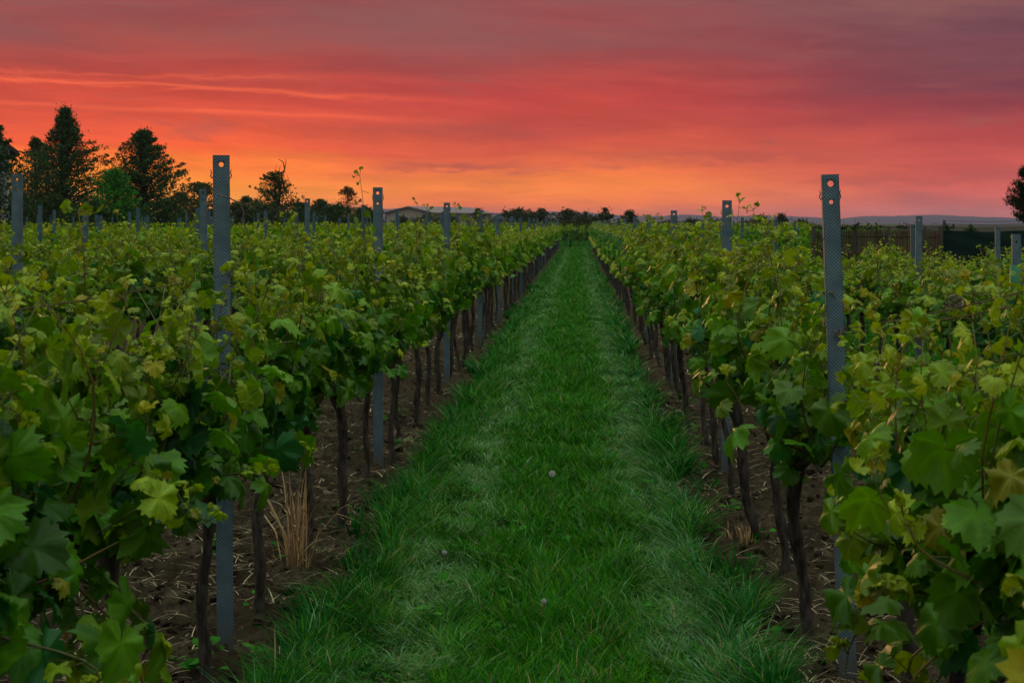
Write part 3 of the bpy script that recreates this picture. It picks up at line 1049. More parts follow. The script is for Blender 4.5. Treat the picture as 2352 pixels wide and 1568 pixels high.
def hook_mesh(sg):
    mb_ = MB()
    pts = [(0, 0, 0), (sg * 0.006, 0, -0.008), (sg * 0.010, 0, 0.002), (sg * 0.006, 0, 0.014), (sg * 0.010, 0, 0.026)]
    mb_.tube(pts, [0.0026, 0.0026, 0.0026, 0.0022, 0.0016], 5)
    return mb_.mesh('wire_hook', M_POST_FAR)


HOOKS = {-1: hook_mesh(-1), 1: hook_mesh(1)}
SHAFT = {}


def steel_post(x, y, h, label, group, detail=2, tilt=(0, 0), rz=0.0, holes=((0.055, 0.0115),), hooks=(0.11, 0.27)):
    key = (round(h, 2), holes, detail > 0)
    if key not in SHAFT:
        SHAFT[key] = post_mesh(round(h, 2), holes, detail > 0)
    z = 0.0
    if detail == 0:
        o = bpy.data.objects.new('steel_post', SHAFT[key])
        o.location = (x, y, z)
        link(o)
    else:
        o = empty('steel_post', (x, y, z))
        link(bpy.data.objects.new('shaft', SHAFT[key]), o)
        hz_ = list(hooks) + ([0.55, 0.85, 1.15] if detail > 1 else [])
        for d in hz_:
            for s_ in (-1, 1):
                hk = bpy.data.objects.new('wire_hook', HOOKS[s_])
                hk.location = (s_ * 0.029, 0.017, h - d)
                link(hk, o)
    o.rotation_euler = (tilt[0], tilt[1], rz)
    tag(o, label, 'post', group)
    return o


PG = 'steel trellis posts along the grass path'
TWO = ((0.038, 0.0105), (0.108, 0.0074))
for i, y in enumerate(L1_POSTS):
    h = (1.912, 1.89, 1.865, 1.835, 1.805)[min(i, 4)] + (rng.normal(0, 0.02) if i > 4 else 0)
    lab = (f'grey knurled steel post, {ORD[i]} along the path row on the conifer side' if i < 10 else
           'small distant steel post far along the conifer-side path row')
    if i == 0:
        lab = 'tall grey knurled steel post with one slotted hole, before the dark conifer side'
    steel_post(LX - 0.005 + (0.01 if i else 0), y, h, lab, PG, 2 if i < 3 else (1 if i < 6 else 0), (0, R((0.5, 0.1, -0.1)[i]) * -1 if i < 3 else R(rng.normal(0, 0.6))),
               0.28 if i == 0 else rng.normal(0, 0.05), holes=((0.036, 0.0092),) if i == 0 else TWO, hooks=(0.082, 0.27) if i == 0 else (0.075, 0.17))
for i, y in enumerate(R1_POSTS):
    h = (1.832, 1.80, 1.785, 1.77, 1.765)[min(i, 4)] + (rng.normal(0, 0.02) if i > 4 else 0)
    lab = (f'grey knurled steel post, {ORD[i]} along the path row on the reed-fence side' if i < 10 else
           'small distant steel post far along the fence-side path row')
    if i == 0:
        lab = 'tall grey knurled steel post with two round holes against the pink sky'
    steel_post(RX + (0.015 if i else 0.030), y, h, lab, PG, 2 if i < 3 else (1 if i < 6 else 0), (R(-1.2 if i == 0 else 0), R(rng.normal(0, 0.5)) if i else R(-1.9)),
               0.0 if i == 0 else rng.normal(0, 0.05), holes=TWO if i else ((0.034, 0.0110), (0.101, 0.0076)), hooks=(0.085, 0.235))
pk = 0
for k, sd_, first, h0, rowlen in [(1, 'L', 10.15, 1.97, 100), (2, 'L', 18.9, 1.90, 100), (3, 'L', 24.0, 1.93, 98), (4, 'L', 31.5, 1.92, 95),
                          (5, 'L', 36.0, 1.90, 90), (6, 'L', 44.0, 1.90, 88), (7, 'L', 52.0, 1.9, 86), (8, 'L', 56.0, 1.9, 85), (10, 'L', 67.0, 1.9, 84),
                          (1, 'R', 15.0, 1.72, 100), (2, 'R', 20.7, 1.60, 29), (2, 'R', 40.0, 1.72, 100), (3, 'R', 56.0, 1.7, 100)]:
    x = LX - STEP * k + 0.0 if sd_ == 'L' else RX + 0.01 + STEP * k
    y, i = first, 0
    while y < rowlen:
        side = 'conifer' if sd_ == 'L' else 'fence'
        if y < 50 and not (sd_ == 'R' and k == 2 and y > 30):
            lab = f'grey steel post in the {ORD[k]} {side}-side row, {ORD[i]} to rise above the leaves'
        else:
            lab = f'tiny far steel post among vine tips deep in the {side}-side field'
        steel_post(x + rng.normal(0, 0.03) * (i > 0), y, h0 + (0 if i == 0 else rng.normal(0, 0.03)), lab, 'steel trellis posts in the rows behind',
                   1 if y < 21 else 0, (0, R(rng.normal(0, 0.7))), rng.normal(0, 0.08), holes=TWO, hooks=(0.09, 0.2))
        y += 5.35 + rng.normal(0, 0.1)
        i += 1
# stake wrapped in a green sleeve beside the netting
p = at(2335, 536, 11.65)
st = steel_post(p.x, p.y, 1.57, 'grey stake wrapped in a bright green plastic sleeve below the dark netting', None, 1, hooks=())
mbs = MB()
mbs.tube([(0, 0.015, 0.9), (0, 0.015, 1.1), (0.002, 0.015, 1.34)], [0.055, 0.05, 0.045], 12)
mbs.build('sleeve', M_SLEEVE, st)

# ------------------------------------------------------------------ trellis wires
def wire(name, x, z, y0, y1, posts, label, r=0.0017, sag=0.012):
    ps = [y0] + [p for p in posts if y0 < p < y1] + [y1]
    pts = []
    for a, b in zip(ps[:-1], ps[1:]):
        for f in (0, 0.25, 0.5, 0.75):
            pts.append((x + 0.006 * math.sin(a * 3 + f * 5), a + (b - a) * f, z - sag * 4 * f * (1 - f)))
    pts.append((x, y1, z))
    mb_ = MB()
    mb_.tube(pts, r, 4)
    return tag(mb_.build(name, M_WIRE), label, 'wire', 'trellis wires of the path rows')


HN = {0.80: 'low fruiting', 1.14: 'middle', 1.46: 'upper'}
for z in (0.80, 1.14, 1.46):
    wire('trellis_wire', LX + 0.036, z, 2.0, 104, L1_POSTS, f'thin rusty {HN[z]} trellis wire strung along the conifer-side path row')
    wire('trellis_wire', RX - 0.03, z, 5.78, 104, R1_POSTS, f'thin rusty {HN[z]} trellis wire strung along the fence-side path row')
for q_, (za, zb, nm) in enumerate([(1.262, 1.609, 'higher of a pair of'), (1.245, 1.577, 'lower of a pair of')]):
    mb_ = MB()
    f = np.linspace(0, 1, 14)
    mb_.tube(np.stack([RX + 0.02 + 0.025 * f, 5.74 - 3.7 * f, za + (zb - za) * f * 1.2 - 0.02 * np.sin(f * np.pi)], -1), 0.0018, 5)
    tag(mb_.build('trellis_wire', M_WIRE), f'{nm} rusty wires running from the fence-side front post towards the viewer', 'wire', 'trellis wires of the path rows')
mb_ = MB()
f = np.linspace(0, 1, 14)
mb_.tube(np.stack([RX - 0.03 + 0.03 * f, 5.72 - 3.7 * f, 0.84 - 0.05 * np.sin(f * np.pi)], -1), 0.0016, 5)
tag(mb_.build('trellis_wire', M_WIRE), 'low grey wire running through the big leaves by the fence-side front post', 'wire', 'trellis wires of the path rows')


def tangle(c, n, size, seed, name, label, r=0.0022):
    rs = np.random.default_rng(seed)
    mb_ = MB()
    for _ in range(n):
        v = np.linspace(0, 1, 16)
        ph = rs.random(3) * 6.28
        fr = rs.uniform(3, 9, 3)
        amp = size * rs.uniform(0.3, 1.0, 3)
        pts = np.stack([amp[d] * np.sin(fr[d] * v + ph[d]) for d in range(3)], -1) * np.array([1, 1, 0.7])
        mb_.tube(pts + np.array(c), r * (1.2 - 0.6 * v), 5)
    return tag(mb_.build(name, M_DRY), label, 'tendril')


tangle(at(2195, 695, 3.95), 6, 0.028, 5, 'dried_tendril', 'knot of dead brown tendrils clinging to the paired rusty wires')
tangle(at(1925, 765, 5.68), 5, 0.025, 6, 'dried_tendril', 'dead brown tendrils wound round the post with two round holes', 0.0018)
mb_ = MB()
p0 = at(552, 452, 5.93)
mb_.tube([p0 + Vector(d) for d in ((-0.075, -0.06, 0.005), (-0.03, -0.05, -0.005), (0.0, 0.0, -0.03), (0.012, 0.01, -0.065), (0.004, 0, -0.09), (0.022, 0, -0.12), (0.034, 0, -0.15), (0.02, 0, -0.175), (0.012, 0, -0.20))],
         [0.003, 0.003, 0.003, 0.0026, 0.0024, 0.0024, 0.002, 0.002, 0.0015], 5)
tag(mb_.build('dried_tendril', M_DRY), 'curly grey dead tendril hanging from the slotted steel post', 'tendril')

# ------------------------------------------------------------------ dry grass tuft, dandelions, weeds
mb = MB()
def dry_tuft(x0, y0, n, hmax, sp, label):
    m_ = MB()
    a = rng.random(n) * 6.28
    rr = np.abs(rng.normal(0, sp, n))
    P = np.stack([rr * np.cos(a), rr * np.sin(a), 0 * a], -1)
    h = hmax * (0.25 + 0.75 * rng.random(n) ** 1.2)
    b = np.array([0.62, 0.40, 0.19]) * rng.uniform(0.6, 1.4, n)[:, None]
    blades(m_, P, h, rng.uniform(0.004, 0.008, n), 0.03 + 0.75 * rng.random(n) ** 2.2, a + rng.normal(0, 0.7, n), rng.uniform(0, 1.4, n) ** 1.5, b * 0.8, b)
    o = m_.build('dry_grass_tuft', M_STRAW)
    o.location = (x0, y0, float(ground_h(np.array(x0), np.array(y0))))
    return tag(o, label, 'dry grass')
p = at(678, 1290, 7.65)
dry_tuft(p.x, 7.65, 85, 0.62, 0.036, 'tall tuft of golden dead grass between trunks on the bare soil')
p = at(1720, 1235, 8.3)
dry_tuft(p.x, 8.3, 90, 0.16, 0.09, 'low straw-coloured grass clump at the foot of a fence-side trunk')


def dandelion(px, py, zh, label, r=0.017, stub=False):
    D = (CAMZ - zh) * F / (py - HY)
    p = at(px, py, D)
    e = empty('dandelion', (p.x, p.y, float(ground_h(np.array(p.x), np.array(p.y)))))
    m_ = MB()
    f = np.linspace(0, 1, 8)
    lx, top_ = -0.03, zh - e.location.z
    m_.tube(np.stack([lx * (1 - f) ** 1.5, 0 * f, top_ * f - 0.0], -1), 0.0026, 6, col=(0.15, 0.17, 0.05))
    m_.build('stem', M_CANE, e)
    m_ = MB()
    n_ = 150
    ga = np.pi * (3 - 5 ** 0.5)
    for k in range(n_):
        zz_ = 1 - 2 * (k + 0.5) / n_
        rr = math.sqrt(1 - zz_ * zz_)
        d = np.array([rr * math.cos(ga * k), rr * math.sin(ga * k), zz_])
        if stub and d[2] > 0.2 and d[0] > 0:
            continue
        c0 = np.array([0, 0, top_])
        tip = c0 + d * r
        s_ = unit(np.cross(d, [0.3, 0.5, 0.8]))
        s2 = np.cross(d, s_)
        m_.add([c0 + d * 0.003 + s_ * 0.0003, c0 + d * 0.003 - s_ * 0.0003, tip], tris=[(0, 1, 2)])
        for a in range(4):
            q1 = s_ * math.cos(a * 1.57) + s2 * math.sin(a * 1.57)
            q2 = s_ * math.cos(a * 1.57 + 0.5) + s2 * math.sin(a * 1.57 + 0.5)
            m_.add([tip - d * 0.003, tip + q1 * 0.0045 + d * 0.001, tip + q2 * 0.0045 + d * 0.001], tris=[(0, 1, 2)])
    m_.build('seed_head', M_SEED, e)
    return tag(e, label, 'dandelion', 'dandelion clocks in the grass')


dandelion(1268, 1088, 0.27, 'round white dandelion clock on a tall stem in the middle of the path')
dandelion(1250, 1380, 0.15, 'small low dandelion clock close to the front of the grass', 0.009, True)
dandelion(1021, 1268, 0.20, 'ragged grey dandelion clock in the pale wheel track', 0.010, True)

# broad-leaved weeds on soil and in the sward
mb = MB()
ROUND = [leaf_shape(10, 1, 700 + k, 0.6) for k in range(3)]
cx_, cy_ = scatter_strip(-3.4, 2.6, 5.2, 26.0, 330, 1.5)
soilside = ~grass_mask(cx_, cy_)
near_edge = np.minimum(np.minimum(abs(cx_ - GS), abs(cx_ - GE)), 1.0)
for k in range(len(cx_)):
    if soilside[k] and rng.random() < near_edge[k] * 1.1:
        continue
    m_ = rng.integers(5, 16)
    a = rng.random(m_) * 6.28
    o = np.stack([np.cos(a), np.sin(a), 0 * a], -1)
    rr = rng.uniform(0.01, 0.07, m_)
    P = np.array([cx_[k], cy_[k], 0]) + o * rr[:, None]
    P[:, 2] = ground_h(P[:, 0], P[:, 1]) + rng.uniform(0.02, 0.08 if soilside[k] else 0.13, m_)
    col = np.array([0.030, 0.150, 0.010]) * rng.uniform(0.6, 1.6, m_)[:, None]
    stamp(mb, ROUND[k % 3], P, frames(o + rng.normal(0, 0.3, (m_, 3)), np.array([0, 0, 1.0]) + rng.normal(0, 0.35, (m_, 3))), rng.uniform(0.016, 0.042, m_), col)
tag(mb.build('weeds', M_GRASS), kind='stuff')


# ------------------------------------------------------------------ trees
def profile(kind, t):
    if kind == 'cone':
        return np.clip((1 - t) ** 1.05 * (0.8 + 0.35 * np.sin(np.clip(t, 0, 1) * 3.1)), 0.03, 1)
    if kind == 'ragged':
        return np.clip(np.sin(np.clip(t, 0, 1) * np.pi * 0.86 + 0.38) ** 0.8 * (1 - 0.35 * t), 0.06, 1)
    if kind == 'slim':
        return np.clip(np.sin(np.clip(t, 0, 1) * np.pi * 0.9 + 0.28) ** 0.6, 0.1, 1)
    if kind == 'bush':
        return np.sqrt(np.clip(1 - t ** 2.2, 0.02, 1))
    return np.sqrt(np.clip(1 - (2 * t - 0.9) ** 2 / 1.25, 0.05, 1))          # round


def make_tree(label, px, py, wpx, D, kind='round', name='tree', n=3500, leaf=0.16, base0=0.12, seed=1, col=(0.030, 0.058, 0.012),
              clump=0.34, group=None, holes=0.0, twigs=None, cat='tree'):
    rs = np.random.default_rng(seed)
    top_ = at(px, py, D)
    H, Wd = top_.z, wpx / F * D / 2 * (2.05 if kind == 'cone' else 1.6 if kind == 'ragged' or D > 140 else 1.3)
    n = int(n * 2.1)
    leaf *= 0.82
    e = empty(name, (top_.x, D, 0))
    z0 = H * base0
    fs = np.array([0.12, 0.36, 0.58, 0.76, 0.90, 1.02])
    nb = max(16, n // 170)
    tb = np.sort(rs.random(nb) ** (1.1 if kind == 'cone' else 0.8))
    tb[-1] = 0.985
    thb = np.arange(nb) * 2.4 + rs.normal(0, 0.4, nb)
    Lb = Wd * profile(kind, tb) * rs.uniform(0.55, 1.08, nb)
    up = {'cone': 0.40, 'bush': 0.25}.get(kind, 0.50)
    f2 = np.repeat(fs[None], nb, 0) + rs.normal(0, 0.05, (nb, 6))
    wig = rs.normal(0, 0.16, (nb, 6)) * f2
    rr = Lb[:, None] * f2
    cz = z0 + (H - z0) * (0.02 + 0.95 * tb[:, None]) + up * Lb[:, None] * (f2 - 0.55) * (1 - tb[:, None] ** 2)
    cz = np.clip(cz, 0.15, H * 0.985)
    cen = np.stack([rr * np.cos(thb[:, None] + wig), rr * np.sin(thb[:, None] + wig), cz + 0.06 * rs.normal(0, 1, (nb, 6))], -1).reshape(-1, 3)
    nc = len(cen)
    cs = (clump * (1.25 - 0.75 * f2) * rs.uniform(0.6, 1.25, (nb, 6)) * (1.1 - 0.5 * tb[:, None])).reshape(-1)
    per = max(8, int(n * 1.25) // nc)
    P = np.repeat(cen, per, 0)
    N = len(P)
    od = np.stack([np.cos(thb), np.sin(thb), 0.55 + 0 * thb], -1)
    odr = np.repeat(np.repeat(od, 6, 0), per, 0)
    sc = np.repeat(cs, per)
    fill = rs.random(N) < (0.42 if kind in ('cone', 'bush', 'round') else 0.25)
    tf = rs.random(N) ** (1.5 if kind == 'cone' else 1.1)
    thf = rs.random(N) * 6.283
    rf = Wd * profile(kind, tf) * (0.55 + 0.45 * vnoise(thf * 1.3, tf * 6, seed)) * np.sqrt(rs.random(N)) * 0.92
    Q = np.stack([rf * np.cos(thf), rf * np.sin(thf), z0 + (H - z0) * tf * 0.96], -1)
    P = np.where(fill[:, None], Q, P)
    P = P + np.clip(rs.normal(0, 1, (N, 3)), -1.5, 1.5) * sc[:, None] * np.array([0.52, 0.52, 0.42]) + odr * (np.clip(rs.normal(0, 0.55, N), -0.8, 0.8) * sc)[:, None]
    P[:, 2] = np.maximum(P[:, 2], 0.1)
    # a spray of leaves at the very top and along the rim
    col = np.array(col)
    cl = np.repeat(rs.uniform(0.65, 1.45, nc), per)
    cc = col[None] * cl[:, None] * rs.uniform(0.6, 1.5, N)[:, None]
    m_ = MB()
    q4 = (np.array([(0, -0.5, 0), (-0.32, 0, 0.06), (0, 0.55, 0), (0.32, 0, 0.06)], np.float32), np.array([(0, 2, 1), (0, 3, 2)]), np.ones(4, np.float32))
    stamp(m_, q4, P, frames(rs.normal(0, 1, (N, 3)), rs.normal(0, 1, (N, 3))), leaf * rs.uniform(0.55, 1.15, N), cc)
    if not(kind == 'bush' and H < 3.2):
        tk = MB()
        tr_ = 0.022 * H + 0.03
        tt = np.linspace(0, 1, 8)
        ax = np.stack([0.10 * np.sin(tt * 4 + seed) * Wd * 0.3, 0 * tt, -0.1 + H * 0.93 * tt], -1)
        tk.tube(ax, tr_ * (1 - 0.93 * tt), 8, jag=0.08, rs=rs)
        for k in range(0, nc, 2 if nc < 160 else 3):
            c = cen[k]
            zs = max(H * 0.08, c[2] - (0.25 + 0.3 * rs.random()) * math.hypot(c[0], c[1]) - 0.15)
            f = min(1, (zs + 0.1) / (H * 0.93))
            s0 = np.array([np.interp(f, tt, ax[:, d]) for d in range(3)])
            mid = (s0 + c) / 2 + rs.normal(0, 0.05, 3) * H * 0.12 + np.array([0, 0, 0.03 * H])
            rb = max(0.008, tr_ * 0.33 * (1 - f * 0.8))
            tk.tube([s0, mid, c], [rb, rb * 0.6, rb * 0.25], 4)
        if twigs:
            for pts, rad in twigs:
                tk.tube([np.array(at(a, b, D)) - np.array([top_.x, D, 0]) for a, b in pts], np.linspace(rad, rad * 0.25, len(pts)), 5)
        tk.build('trunk', M_TREEBARK, e)
    m_.build('crown', M_TREELEAF, e)
    tag(e, label, cat, group)
    return e


DK = (0.021, 0.066, 0.009)
MD = (0.034, 0.062, 0.012)
BR = (0.030, 0.190, 0.006)
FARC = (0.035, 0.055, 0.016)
TG = 'trees along the far edge of the vineyard'
make_tree('tall dark cone-shaped tree beside the white-walled house', 150, 238, 225, 90, 'cone', n=15000, leaf=0.17, base0=0.06, seed=2, col=DK, clump=0.42, group=TG)
make_tree('loose branch-topped tree half hiding the white house and its roof', -8, 282, 115, 66, 'ragged', n=4200, leaf=0.14, base0=0.1, seed=31, col=DK, clump=0.28, group=TG)
make_tree('airy lower tree filling the gap between house and tall cone-shaped tree', 82, 312, 135, 93, 'ragged', n=5200, leaf=0.15, base0=0.05, seed=32, col=DK, clump=0.32, group=TG)
make_tree('dark ragged tree with a leaning top, behind the bright green bush', 330, 293, 172, 92, 'ragged', n=10500, leaf=0.17, base0=0.06, seed=4, col=DK, clump=0.40, group=TG)
make_tree('rounded bright green bush between the two tallest dark trees', 262, 384, 135, 77, 'bush', 'bush', n=5500, leaf=0.13, base0=0.02, seed=5, col=BR, clump=0.33, group=TG, cat='bush')
BG = 'bushes along the far edge of the vineyard'
for k, (px, py, wd, D, lb) in enumerate([
        (30, 440, 120, 80, 'dark bush at the foot of the white-walled house'),
        (130, 448, 130, 82, 'dark bush under the tall cone-shaped tree'),
        (215, 462, 90, 74, 'dark bush under the bright green bush'),
        (290, 462, 90, 78, 'low blackish bush before the ragged leaning tree'),
        (380, 458, 110, 80, 'low olive bush at the ragged tree\'s outer side')]):
    make_tree(lb, px, py, wd * 1.25, D, 'bush', 'bush', n=3600, leaf=0.14, base0=0.02, seed=40 + k, col=DK, clump=0.30, group=BG, cat='bush')
make_tree('broad hazy tree behind the slotted steel post', 462, 418, 110, 140, 'round', n=3600, leaf=0.24, base0=0.05, seed=6, col=MD, clump=0.5, group=TG)
make_tree('smaller round tree between ragged tree and slotted steel post', 415, 440, 70, 138, 'round', n=1800, leaf=0.22, base0=0.05, seed=7, col=MD, clump=0.42, group=TG)
make_tree('sparse round tree with bare dead branches poking from its crown', 632, 392, 98, 120, 'round', n=3600, leaf=0.20, base0=0.12, seed=8, col=DK, clump=0.36, group=TG,
          twigs=[([(640, 470), (645, 430), (648, 400), (654, 388), (650, 372), (640, 366)], 0.10), ([(648, 402), (641, 392), (644, 380)], 0.04), ([(654, 388), (657, 372), (656, 362)], 0.04),
                 ([(650, 428), (662, 412), (660, 400)], 0.04), ([(645, 430), (634, 405), (632, 388), (636, 376)], 0.03)])
for k, (px, py, wd, D, kd, lb, c_) in enumerate([
        (565, 452, 75, 125, 'bush', 'spiky-topped bush just past the slotted steel post', DK),
        (545, 470, 70, 110, 'bush', 'olive bush low behind the slotted steel post', MD),
        (600, 468, 90, 112, 'bush', 'leafy olive bush under the dead-branched tree', MD),
        (690, 466, 80, 118, 'bush', 'black bush beside the grey garden shed', DK),
        (738, 458, 42, 150, 'bush', 'small dark round bush beside the red-roofed hut', DK),
        (770, 470, 80, 120, 'bush', 'dense dark bush below the feathery birch', DK),
        (838, 474, 60, 128, 'bush', 'dark bush beside the cream barn gable', DK)]):
    make_tree(lb, px, py, wd * 1.6, D, kd, 'bush', n=3400, leaf=0.19, base0=0.02, seed=60 + k, col=c_, clump=0.36, group=BG, cat='bush')
make_tree('thin feathery birch rising behind dark bushes', 798, 428, 46, 150, 'slim', n=1100, leaf=0.18, base0=0.3, seed=9, col=(0.06, 0.05, 0.02), clump=0.35, group=TG)
make_tree('small bare-twigged tree beside the barn roof end', 1098, 480, 62, 120, 'ragged', n=700, leaf=0.16, base0=0.2, seed=10, col=MD, clump=0.3, group=TG)
for k, (px, py, wd, D, kd, lb, nn) in enumerate([
        (985, 492, 80, 170, 'bush', 'dark bush hiding the foot of the cream barn', 1500),
        (925, 498, 50, 165, 'bush', 'small bush in front of the cream barn gable', 900),
        (1040, 500, 50, 160, 'bush', 'bush beside the dark barn opening', 900),
        (1140, 500, 60, 150, 'bush', 'low bush beyond the barn', 900),
        (1190, 479, 84, 150, 'round', 'widest rounded tree of the far tree line', 2600),
        (1243, 481, 52, 152, 'round', 'dense rounded tree touching the widest far tree', 1700),
        (1303, 482, 58, 155, 'round', 'domed tree over the end of the grass path', 1800),
        (1346, 490, 46, 156, 'round', 'low tree just past the path end', 1200),
        (1391, 479, 30, 150, 'slim', 'narrow upright tree taller than its neighbours in the far tree line', 1300),
        (1448, 485, 50, 152, 'ragged', 'airy tree with a pointed top in the far tree line', 1100),
        (1425, 505, 60, 150, 'bush', 'low hedge bush joining the narrow and pointed trees', 900),
        (1270, 508, 70, 148, 'bush', 'low hedge bush under the domed tree', 1000),
        (1500, 504, 80, 150, 'bush', 'low bush past the pointed airy tree', 900),
        (1216, 496, 80, 154, 'bush', 'low hedge bush between the widest and the dense rounded far trees', 1000),
        (1330, 500, 60, 152, 'bush', 'low hedge bush between domed tree and its low neighbour', 900),
        (1368, 499, 50, 153, 'bush', 'low hedge bush against the foot of the narrow upright tree', 900),
        (1540, 507, 60, 155, 'bush', 'low hedge bush behind the third fence-side path post', 900),
        (1590, 505, 100, 160, 'bush', 'long low bush behind the second fence-side path post', 1300),
        (1650, 507, 70, 158, 'bush', 'flat bush next to the second fence-side path post', 900),
        (1748, 496, 56, 150, 'round', 'rounded tree before the purple hills', 1500),
        (1795, 492, 40, 152, 'ragged', 'thin open-crowned tree before the purple hills', 700),
        (1840, 507, 70, 150, 'bush', 'broad bush behind the post with two round holes', 1100),
        (1710, 510, 60, 152, 'bush', 'low bush beside the rounded tree before the hills', 800),
        (2170, 521, 40, 60, 'bush', 'small dark bush behind the shade netting', 700),
        (2230, 522, 75, 60, 'bush', 'domed dark bush rising behind the shade netting', 1000)]):
    isb = kd == 'bush'
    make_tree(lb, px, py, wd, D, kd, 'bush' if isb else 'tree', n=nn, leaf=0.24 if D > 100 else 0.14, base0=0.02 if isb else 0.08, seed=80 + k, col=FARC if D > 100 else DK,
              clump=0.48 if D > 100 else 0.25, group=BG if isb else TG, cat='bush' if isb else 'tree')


# pine at the frame's edge: needles as thin sprays
def pine(px, py, wpx, D, label):
    rs = np.random.default_rng(55)
    tp = at(px, py, D)
    H, Wd = tp.z, wpx / F * D / 2
    e = empty('pine_tree', (tp.x, D, 0))
    tk = MB()
    tk.tube([(0, 0, -0.1), (0.03, 0, H * 0.5), (0, 0, H * 0.97)], [0.11, 0.07, 0.02], 8, jag=0.1, rs=rs)
    fo = MB()
    Pp, Dd = [], []
    for k in range(90):
        t = rs.random()
        z = 1.4 + (H - 1.4) * t
        a = rs.random() * 6.28
        r = Wd * (1 - t) ** 0.6 * rs.uniform(0.55, 1.05) + 0.1
        end = np.array([r * math.cos(a), r * math.sin(a), z + 0.30 * r])
        tk.tube([(0, 0, z - 0.15 * r), end * 0.5 + np.array([0, 0, z * 0.5 - 0.1]), end], [0.025, 0.016, 0.008], 4)
        for _ in range(70):
            f = rs.uniform(0.35, 1.05)
            p_ = np.array([end[0] * f, end[1] * f, z - 0.15 * r + (end[2] - z + 0.15 * r) * f]) + rs.normal(0, 0.05, 3)
            Pp.append(p_)
            Dd.append(unit(end / np.linalg.norm(end) * 0.5 + np.array([0, 0, 0.8]) + rs.normal(0, 0.6, 3)))
    Pp, Dd = np.array(Pp), np.array(Dd)
    N = len(Pp)
    ndl = (np.array([(-0.06, 0, 0), (0.06, 0, 0), (0.0, 1, 0), (-0.25, 0.7, 0.1), (0.25, 0.7, -0.1)], np.float32), np.array([(0, 1, 2), (0, 1, 3), (0, 1, 4)]), np.ones(5, np.float32))
    stamp(fo, ndl, Pp, frames(Dd, rs.normal(0, 1, (N, 3))), rs.uniform(0.10, 0.18, N), np.array([0.018, 0.040, 0.014])[None] * rs.uniform(0.6, 1.4, N)[:, None])
    tk.build('trunk', M_TREEBARK, e)
    fo.build('crown', M_TREELEAF, e)
    tag(e, label, 'tree')


pine(2378, 385, 150, 42, 'dark bristly pine standing behind the shade netting')

# ------------------------------------------------------------------ buildings
def gable_house(name, label, loc, rz, wid, dep, eave, ridge, wall, roofm, over=0.5, thick=0.18, windows=(), door=None, cat='house'):
    """Gable end faces local -y, centred on x = 0."""
    e = empty(name, loc, rz)
    h = wid / 2
    mw = MB()
    v = [(-h, 0, -0.2), (h, 0, -0.2), (h, 0, eave), (0, 0, ridge), (-h, 0, eave)]
    v += [(a, dep, c) for a, b, c in v]
    mw.add(v, tris=[(2, 3, 4), (7, 9, 8)], quads=[(0, 1, 2, 4), (5, 9, 7, 6), (1, 6, 7, 2), (0, 4, 9, 5)])
    mw.build('wall', wall, e, False)
    mr_ = MB()
    sl = (ridge - eave) / h
    for s_ in (-1, 1):
        xe = s_ * (h + over)
        ze = eave - sl * over
        a = [(0, -over, ridge + 0.02), (xe, -over, ze + 0.02), (xe, dep + over, ze + 0.02), (0, dep + over, ridge + 0.02)]
        b = [(x_, y_, z_ + thick) for x_, y_, z_ in a]
        mr_.add(a + b, quads=[(0, 1, 2, 3), (4, 7, 6, 5), (0, 4, 5, 1), (2, 6, 7, 3), (1, 5, 6, 2)])
    mr_.build('roof', roofm, e, False)
    for (x0, z0, x1, z1) in windows:
        wf = MB()
        for a, b in (((x0 - 0.08, -0.05, z0 - 0.08), (x1 + 0.08, 0.02, z0)), ((x0 - 0.08, -0.05, z1), (x1 + 0.08, 0.02, z1 + 0.08)),
                     ((x0 - 0.08, -0.05, z0), (x0, 0.02, z1)), ((x1, -0.05, z0), (x1 + 0.08, 0.02, z1))):
            wf.box(a, b)
        f = wf.build('window', M_TIMBER, e, False)
        pn = MB()
        pn.box((x0, -0.02, z0), (x1, -0.005, z1))
        pn.build('pane', M_GLASS, f, False)
    if door:
        x0, x1, z1 = door
        dm = MB()
        dm.box((x0, -0.03, 0), (x1, -0.005, z1))
        dm.build('door', M_TIMBER, e, False)
    tag(e, label, cat)
    return e


gable_house('house', 'white-walled house with a dark tiled roof, mostly hidden by a tree', (-30.5, 75, 0), R(24), 6.2, 9, 5.25, 7.6, M_WHITE, M_DARKROOF, 0.42,
            windows=((0.6, 0.9, 1.6, 2.2), (0.6, 3.4, 1.6, 4.6), (-1.6, 0.9, -0.6, 2.2)))
pb = at(926, 478, 330)
gable_house('barn', 'long low cream barn with a pale sheet roof and dark open side', (pb.x + 1.2, 330, 0), R(-24), 11.5, 27, 3.75, 5.0, M_CREAM, M_SHEET, 0.5, 0.25,
            windows=((-3.4, 0.6, -2.0, 1.6),), door=(0.8, 3.4, 2.6), cat='barn')
pb = at(643, 489, 118)
gable_house('shed', 'grey garden shed under the dead-branched tree', (pb.x, 118, 0), R(8), 2.9, 4, 2.15, 2.5, M_SHEET, M_SHEET, 0.15, 0.08, door=(-0.5, 0.5, 1.9), cat='shed')
pb = at(733, 474, 160)
gable_house('hut', 'small hut with a reddish tiled roof among the dark bushes', (pb.x - 0.3, 160, 0), R(-60), 4.2, 5, 2.0, 3.2, M_WHITE, M_REDROOF, 0.25, 0.12, windows=((-1.2, 0.9, -0.4, 1.6),), cat='hut')

